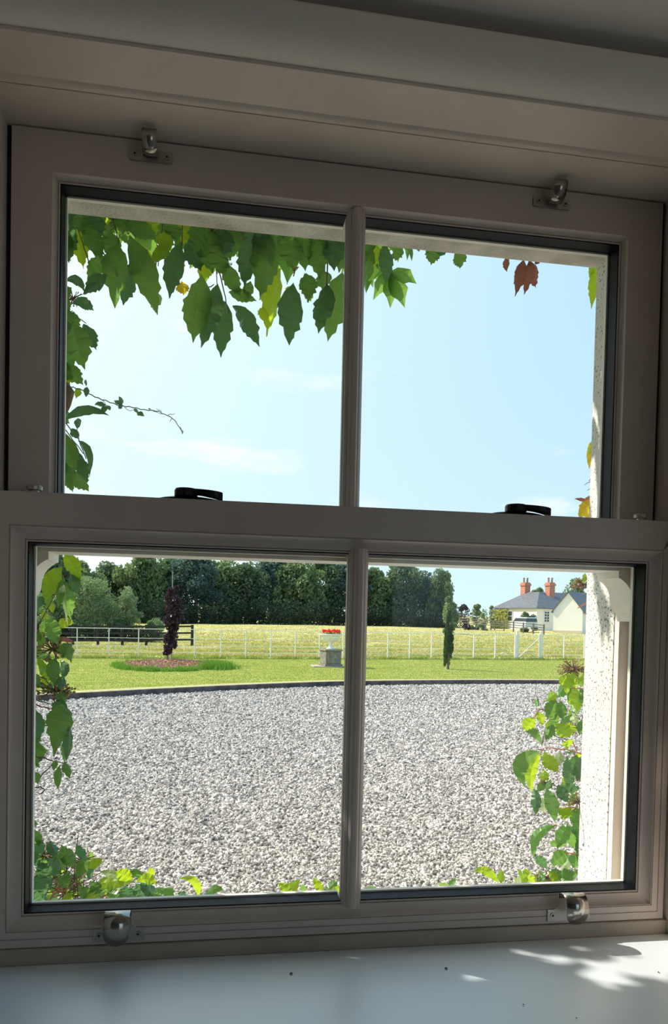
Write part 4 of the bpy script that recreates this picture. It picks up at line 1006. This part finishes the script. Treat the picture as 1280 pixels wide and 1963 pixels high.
r1 = empty('virginia_creeper', at(300, 420, 1.36), label='leafy green creeper hanging under the lintel across the upper left pane', cat='climbing plant')
leaves(r1, 1.42, '''227 467 220 592 46; 248 453 302 603 46; 258 462 300 560 32 b @1.46; 347 465 325 572 36 d; 384 528 370 657 50; 416 545 385 668 38 d
430 578 423 686 36 d; 446 587 497 665 32 d; 439 560 492 577 22; 432 505 462 570 30; 478 440 468 552 40 d; 521 440 498 575 52 @1.40; 535 515 511 645 36 b @1.47; 563 545 554 663 46 d
585 525 590 580 34; 625 545 610 640 38 d; 655 524 628 655 52; 600 447 612 535 48; 655 455 650 522 42; 550 450 562 520 46; 130 405 132 505 40 d; 152 430 160 515 30 b @1.46
170 430 195 500 34; 205 490 167 535 30; 205 528 163 565 26 d; 240 430 305 458 32; 300 455 335 470 30 b; 325 425 340 462 30; 363 458 385 520 42 d; 395 440 408 525 46
210 445 222 500 36; 275 410 300 452 32 b @1.47; 175 410 192 462 34 d; 230 405 236 450 36; 290 505 330 470 22 b; 455 430 440 500 40; 500 430 512 520 40 d; 335 478 350 528 22 b @1.48
578 430 585 520 40; 636 440 640 520 44 d; 690 440 676 540 40; 430 440 425 500 36 d; 388 430 372 486 36; 360 425 352 470 30 b @1.48; 560 548 545 580 18 b @1.47
586 556 596 578 18 b @1.47; 150 405 158 450 30; 118 430 122 500 36; 265 495 258 540 30 d @1.45; 250 520 236 585 30 d @1.46; 300 560 298 600 20 p @1.45
347 540 352 566 24 y @1.46; 620 520 624 560 30; 480 540 470 580 20; 505 590 508 620 20 b @1.46; 415 470 430 530 36; 400 500 385 540 28 b @1.47''', 5)
leaves(r1, 1.40, '''706 468 704 535 22; 735 468 739 546 27 d; 722 470 716 512 20 b; 760 472 757 500 24; 787 474 789 501 7; 833 474 826 508 28; 850 476 842 492 16 d; 877 478 881 515 26''', 6)
stalks(r1, 1.43, '''317 400 309 450 303 510; 303 480 297 515; 212 408 222 440 228 468; 185 535 175 515 162 478 150 440; 195 480 212 510 226 530; 350 410 349 470; 420 520 432 570 436 600
405 400 412 470 416 545; 630 410 628 500 625 560; 240 405 250 440; 160 400 175 440; 345 405 372 440 385 470; 395 555 410 545; 563 520 560 480 556 410''', 'stem', .0013)
stalks(r1, 1.435, '''303 480 300 500 296 522; 566 516 562 530; 190 485 205 500 228 528; 628 500 626 545; 565 515 572 512; 562 512 555 506; 300 470 318 484''', 'stem_red', .0016, 'leaf_stalk')
for (px, py, R_b, n, sd) in ((235, 425, 26, 70, 1), (405, 450, 32, 90, 2), (455, 460, 24, 60, 3), (150, 430, 20, 40, 4), (415, 500, 22, 50, 5), (180, 470, 20, 40, 6)):
    berries(r1, px, py, R_b, 1.47, n, sd, 'stem_green', .0016)
mass(r1, (-1.3, .40, 1.36, 1.72, 2.56, 3.3), 620, 3); mass(r1, (.38, .72, 1.36, 1.50, 2.58, 3.0), 60, 4)

r2 = empty('virginia_creeper', at(135, 700, 1.36), label='green creeper leaves down the left edge of the upper left pane', cat='climbing plant')
leaves(r2, 1.36, '''126 538 162 560 16 d m148,538; 140 582 180 596 20 d m162,582; 131 596 146 640 28; 160 622 185 672 28 d; 140 620 162 708 44; 124 640 136 715 38; 125 695 160 738 30; 118 610 128 680 34 d
152 745 145 764 12 b; 167 742 165 762 10 d; 165 740 165 727 5 d; 125 805 210 797 17 d m165,786; 150 802 148 824 12 d; 135 822 152 842 15 d; 125 832 145 905 32; 150 845 171 915 13 d m170,868
152 868 168 925 24 d; 140 905 170 942 30; 125 880 136 922 26; 118 560 126 610 26; 122 700 128 745 24 b; 118 850 124 920 26 d; 118 905 140 940 20; 160 564 196 540 14 d; 118 545 132 575 18''', 7)
stalks(r2, 1.38, '''112 545 128 575 140 620; 112 590 135 600 165 620; 110 800 130 830 160 870; 112 930 130 905 150 880; 118 600 150 570; 108 790 150 840 165 880; 112 700 130 745''', 'stem', .0012)
berries(r2, 140, 572, 18, 1.40, 34, 12, 'stem_green', .0015); berries(r2, 128, 600, 14, 1.38, 20, 13, 'stem_green', .0015)
# knot of old bark at the pane's left edge
kb = MB(); kb.tube([at(108, 735, 1.34), at(124, 742, 1.33), at(133, 752, 1.335), at(128, 775, 1.34), at(120, 800, 1.35)], [.006, .010, .009, .007, .004], 9); kb.build('old_stem', 'stem', r2)
mass(r2, (-.90, -.43, 1.40, 1.72, 1.62, 2.6), 150, 5); mass(r2, (-1.3, -.45, 1.38, 1.44, .4, 2.5), 200, 6)
r3 = empty('creeper_shoot', at(130, 748, 1.35), label='thin young creeper shoot with tiny leaves reaching right across the sky', cat='shoot')
stalks(r3, 1.36, '118 745 140 742 158 748 175 757 195 766 218 774 240 779 262 783 285 786 305 790 322 796 336 808 345 820 350 832', 'stem_green', .0011)
stalks(r3, 1.36, '''236 778 245 786 258 787; 322 796 335 793; 310 790 300 783; 330 802 325 808; 197 768 205 778; 232 776 228 782; 288 786 300 790 320 796; 345 818 350 830''', 'stem_green', .0006, 'tendril')
leaves(r3, 1.36, '''203 776 181 776 9 d; 204 778 194 793 10 d; 206 777 211 787 8 d; 234 776 228 759 7 d; 233 775 218 768 8 d; 235 776 227 784 8 d; 256 784 266 792 6 d; 266 790 277 798 8 d; 262 790 268 797 6 d; 349 824 350 832 3 d; 284 785 291 788 4 d''', 8)

r4 = empty('virginia_creeper', at(1015, 500, 1.36), label='withered brown creeper leaves hanging from the lintel in the upper right pane', cat='climbing plant')
leaves(r4, 1.36, '968 494 971 521 13 r; 1003 498 987 568 22 r; 1017 501 1004 566 22 r; 1014 501 1027 553 24 r; 1025 500 1034 505 10 r; 999 503 984 545 14 r', 9)
stalks(r4, 1.36, '1010 470 1012 500; 966 470 968 494', 'stem', .001)
r5 = empty('virginia_creeper', at(1135, 900, 1.40), label='green and yellow creeper leaves peeping past the right wall edge, upper right pane', cat='climbing plant')
leaves(r5, 1.36, '1140 508 1133 592 22 b; 1134 505 1130 540 12 b; 1131 850 1129 900 13 y; 1133 846 1128 872 10 b; 1136 958 1108 995 24 y; 1134 950 1112 978 12 r; 1128 962 1100 956 7 r; 1140 975 1122 1004 20 y', 10)
stalks(r5, 1.36, '1150 905 1135 920 1120 930; 1148 912 1128 925; 1145 925 1126 940; 1135 915 1128 922; 1120 990 1126 965 1128 950', 'stem', .0008, 'twig')

r6 = empty('virginia_creeper', at(100, 1200, 1.36), label='creeper spray with lime green leaves and berry heads, left side of lower left pane', cat='climbing plant')
leaves(r6, 1.34, '''124 1060 155 1112 24 b; 117 1088 86 1156 28 b; 103 1093 95 1127 15; 122 1106 111 1168 13; 128 1118 136 1189 22; 135 1100 153 1142 20 d; 124 1112 132 1210 5 p; 90 1150 73 1178 15 d m78,1154
88 1186 110 1237 26; 108 1206 145 1196 15 b m126,1192; 112 1222 143 1232 8 r; 110 1246 136 1270 24 m130,1248; 107 1262 103 1314 22; 115 1266 118 1304 14 d m124,1282; 123 1296 114 1322 16 d; 72 1264 86 1284 11 b; 72 1262 96 1254 8
120 1350 103 1450 40 m116,1385; 133 1392 128 1462 15 d; 134 1410 124 1464 17; 68 1362 74 1422 18 d; 108 1457 102 1478 9; 114 1468 112 1516 12; 124 1461 134 1493 13; 66 1480 72 1503 14; 118 1340 108 1370 24 d
94 1190 76 1215 14; 70 1130 76 1170 16 d; 118 1142 122 1120 10 p; 140 1095 150 1120 16 b; 66 1290 74 1320 14; 116 1325 124 1350 20''', 11, 1.12)
stalks(r6, 1.37, '''60 1255 85 1262 104 1266; 62 1292 90 1302; 60 1296 85 1312 100 1330; 60 1310 80 1318 98 1328; 60 1340 85 1346 112 1352; 60 1322 86 1330; 58 1450 85 1452 106 1462 126 1462; 75 1492 102 1463; 60 1385 78 1400; 78 1394 98 1388
104 1200 108 1240 108 1300 104 1350; 60 1512 78 1508 86 1515 78 1522 70 1518; 66 1250 72 1200 84 1180 100 1150 121 1105; 92 1120 95 1130 103 1142''', 'stem', .0012)
stalks(r6, 1.35, '107 1094 121 1104 124 1114; 60 1350 88 1356 108 1362', 'stem_red', .0014, 'leaf_stalk')
for (px, py, R_b, n, sd) in ((100, 1245, 24, 46, 21), (104, 1322, 26, 60, 22), (80, 1205, 18, 40, 23), (122, 1325, 16, 30, 24), (118, 1240, 16, 26, 25)):
    berries(r6, px, py, R_b, 1.37, n, sd)
mass(r6, (-.62, -.37, 1.34, 1.46, 1.28, 1.75), 60, 8)

r7 = empty('virginia_creeper', at(180, 1700, 1.4), label='tangled creeper leaves and red stalks in the bottom left corner of the lower pane', cat='climbing plant')
leaves(r7, 1.40, '''142 1662 117 1619 22; 116 1674 90 1646 22 d; 112 1660 116 1634 18; 160 1650 146 1618 14 d; 168 1664 199 1645 14 b; 148 1680 168 1642 20; 85 1712 70 1676 32 d; 254 1683 188 1670 13 p; 254 1685 219 1670 20 b; 257 1683 262 1664 22
280 1674 298 1674 15 b; 262 1690 299 1697 18 b m284,1686; 255 1690 175 1702 22 b m212,1690; 262 1695 284 1722 26 d; 270 1697 315 1722 20 d; 225 1698 212 1722 20 p; 315 1704 334 1722 18; 165 1712 186 1726 30 b; 240 1700 246 1724 24 d
78 1640 68 1600 20 d; 92 1690 74 1650 24 d; 130 1700 112 1676 22; 142 1720 118 1728 18 b; 175 1722 150 1700 18; 84 1725 66 1700 30 d; 108 1640 96 1610 16 d; 190 1712 172 1690 20; 205 1712 232 1718 16
380 1722 343 1684 13 b m374,1690; 392 1718 430 1708 13 m412,1704; 356 1716 340 1712 12 d; 75 1622 66 1590 16; 70 1660 64 1630 20 d; 300 1712 292 1724 18; 545 1716 575 1684 18 b; 560 1716 532 1692 16 b; 585 1716 578 1694 10; 620 1712 600 1682 14 b; 622 1712 648 1686 16; 634 1712 655 1698 12 b; 700 1704 722 1702 8''', 12, 1.15)
stalks(r7, 1.42, '''66 1700 110 1680 150 1650 185 1640; 140 1730 142 1690 144 1640 150 1600; 66 1720 130 1700 170 1660; 110 1725 160 1690 200 1670; 66 1650 100 1668 140 1680; 190 1725 240 1695 270 1680; 80 1730 100 1690 112 1640; 150 1730 146 1660
120 1725 124 1680 132 1650; 66 1690 140 1716; 100 1720 180 1700; 150 1725 210 1700''', 'stem', .0013)
stalks(r7, 1.41, '''100 1712 122 1708 150 1690; 96 1725 116 1700 130 1698; 192 1722 215 1710 250 1690; 104 1700 126 1716; 150 1690 166 1672''', 'stem_red', .0017, 'leaf_stalk')
for (px, py, R_b, n, sd) in ((85, 1640, 28, 70, 31), (125, 1690, 26, 60, 32), (158, 1650, 22, 36, 33), (160, 1712, 24, 50, 34)): berries(r7, px, py, R_b, 1.44, n, sd, br=.0018)
mass(r7, (-.7, .75, 1.36, 1.50, .55, 1.02), 170, 9)

r8 = empty('virginia_creeper', at(1060, 1500, 1.38), label='bright green creeper spray along the white wall edge, lower right pane', cat='climbing plant')
leaves(r8, 1.38, '''1085 1296 1073 1315 14 b; 1107 1300 1086 1336 18 b m1090,1306; 1084 1315 1067 1338 16; 1066 1328 1045 1344 15 b; 1065 1342 1048 1380 22; 1075 1345 1078 1382 18; 1029 1356 1024 1339 5; 1031 1355 1030 1336 4 d; 1032 1365 1040 1392 13 b
1023 1376 1003 1402 20 b; 1038 1425 1003 1404 13 m1022,1402; 1057 1386 1045 1421 15; 1092 1413 1062 1387 23 b; 1092 1410 1090 1384 18 b; 1105 1320 1106 1366 22 b; 1112 1320 1117 1352 14; 1103 1340 1107 1368 14 p; 1090 1418 1088 1436 16 b
1035 1441 1008 1511 24 m998,1466; 1037 1446 1020 1521 20 b m1018,1478; 1024 1512 1027 1563 16 d; 1043 1443 1072 1481 22 b; 1074 1442 1067 1470 14 p; 1087 1450 1092 1518 18 d; 1105 1448 1090 1496 22; 1043 1498 1041 1474 15 b; 1044 1500 1028 1518 13
1047 1512 1064 1577 22; 1040 1530 1041 1560 12 p; 1070 1505 1090 1540 18 d; 1072 1550 1096 1565 22 b; 1065 1583 1024 1648 16 m1028,1602; 1087 1578 1067 1627 21; 1107 1576 1104 1626 19 d; 1091 1596 1101 1628 15; 1087 1634 1054 1660 22; 1101 1634 1101 1668 20
1027 1640 1049 1666 15 d; 1057 1667 1075 1689 18; 1108 1672 1080 1690 12; 1080 1665 1098 1691 18; 1010 1678 989 1695 15 b; 1010 1680 1026 1695 13 b; 1008 1680 1006 1664 10 b; 1000 1690 984 1694 14 p; 955 1692 907 1672 14 b m930,1670; 960 1693 962 1666 12 b; 966 1694 980 1698 10 p
1096 1290 1104 1320 16 b; 1118 1290 1112 1318 14 b; 1080 1350 1062 1366 14 d; 1060 1370 1066 1394 16; 1098 1370 1104 1388 14 p; 1085 1500 1078 1520 12; 1112 1452 1106 1500 16 d; 1114 1600 1108 1660 18 d; 1048 1500 1058 1512 14 d; 1030 1672 1044 1690 16; 1070 1690 1050 1668 14 b
860 1700 838 1692 9 b; 860 1700 874 1684 8; 1118 1380 1110 1410 14; 1112 1550 1094 1580 18; 1098 1570 1118 1600 16''', 13, 1.28)
stalks(r8, 1.39, '''1120 1448 1085 1436 1045 1434; 1042 1436 1034 1444; 1120 1322 1095 1318; 1032 1360 1050 1362; 1032 1362 1022 1378; 1124 1492 1102 1495; 1100 1548 1070 1549; 1068 1582 1052 1583; 1124 1640 1085 1634; 1096 1420 1106 1440''', 'stem_red', .0016, 'leaf_stalk')
stalks(r8, 1.40, '''1112 1498 1104 1470 1100 1440; 1038 1430 1044 1400; 1090 1412 1112 1390 1120 1360; 1112 1380 1096 1362; 1048 1500 1070 1508 1080 1500; 1115 1440 1118 1560 1112 1690; 1056 1396 1062 1410 1085 1418''', 'stem', .0011)
for (px, py, R_b, n, sd) in ((1098, 1283, 24, 90, 41), (1098, 1392, 15, 36, 42), (1108, 1538, 20, 46, 43), (1042, 1682, 20, 40, 44), (1046, 1500, 12, 18, 45)): berries(r8, px, py, R_b, 1.39, n, sd, br=.0020)
mass(r8, (.83, 1.2, 1.34, 1.46, .6, 1.65), 70, 10)
r9 = empty('virginia_creeper', at(1115, 1120, 1.36), label='berry head and red tipped leaf at the wall edge above the annexe roof', cat='climbing plant')
berries(r9, 1117, 1120, 19, 1.36, 80, 51, br=.0019)
leaves(r9, 1.36, '1118 1118 1121 1098 9 b; 1112 1124 1118 1108 8 b; 1128 1153 1104 1168 4 r', 14)

def filler(root, Y, boxes, seed):
    """smaller leaves crowding behind the ones placed one by one: x0 x1 y0 y1 count length"""
    rng = random.Random(seed)
    for x0, x1, y0, y1, n, ln, ms, tilt in boxes:
        for i in range(n):
            bx, by = rng.uniform(x0, x1), rng.uniform(y0, y1); a = tilt+rng.gauss(0, .65); l = ln*rng.uniform(.6, 1.2)
            add_leaf(root, (bx, by), (bx-math.sin(a)*l, by+math.cos(a)*l), l*rng.uniform(.36, .52), Y+rng.uniform(.0, .09), rng.choice(ms), rng)
filler(r8, 1.42, [(1088, 1118, 1300, 1400, 9, 34, 'vvbd', .4), (1084, 1116, 1440, 1530, 8, 36, 'vddb', .2), (1078, 1114, 1560, 1660, 11, 34, 'vvbdp', .3), (1030, 1110, 1672, 1700, 12, 28, 'vvbdp', .6), (1048, 1080, 1345, 1420, 4, 28, 'vb', .3), (985, 1030, 1680, 1705, 5, 22, 'vbp', 2.2)], 61)
filler(r7, 1.46, [(66, 110, 1610, 1720, 22, 36, 'ddvv', -.5), (100, 180, 1650, 1730, 26, 30, 'dvvb', 2.6), (190, 330, 1700, 1728, 18, 28, 'dvvb', 1.6)], 62)
filler(r6, 1.38, [(64, 100, 1130, 1340, 20, 30, 'dvvb', -.2), (64, 84, 1360, 1500, 5, 26, 'vd', -.2)], 63)
filler(r2, 1.40, [(108, 130, 560, 930, 16, 34, 'dvv', -.2)], 64)
filler(r1, 1.50, [(120, 240, 395, 440, 14, 48, 'dvvb', 0), (300, 660, 400, 470, 26, 46, 'dvvb', 0)], 65)
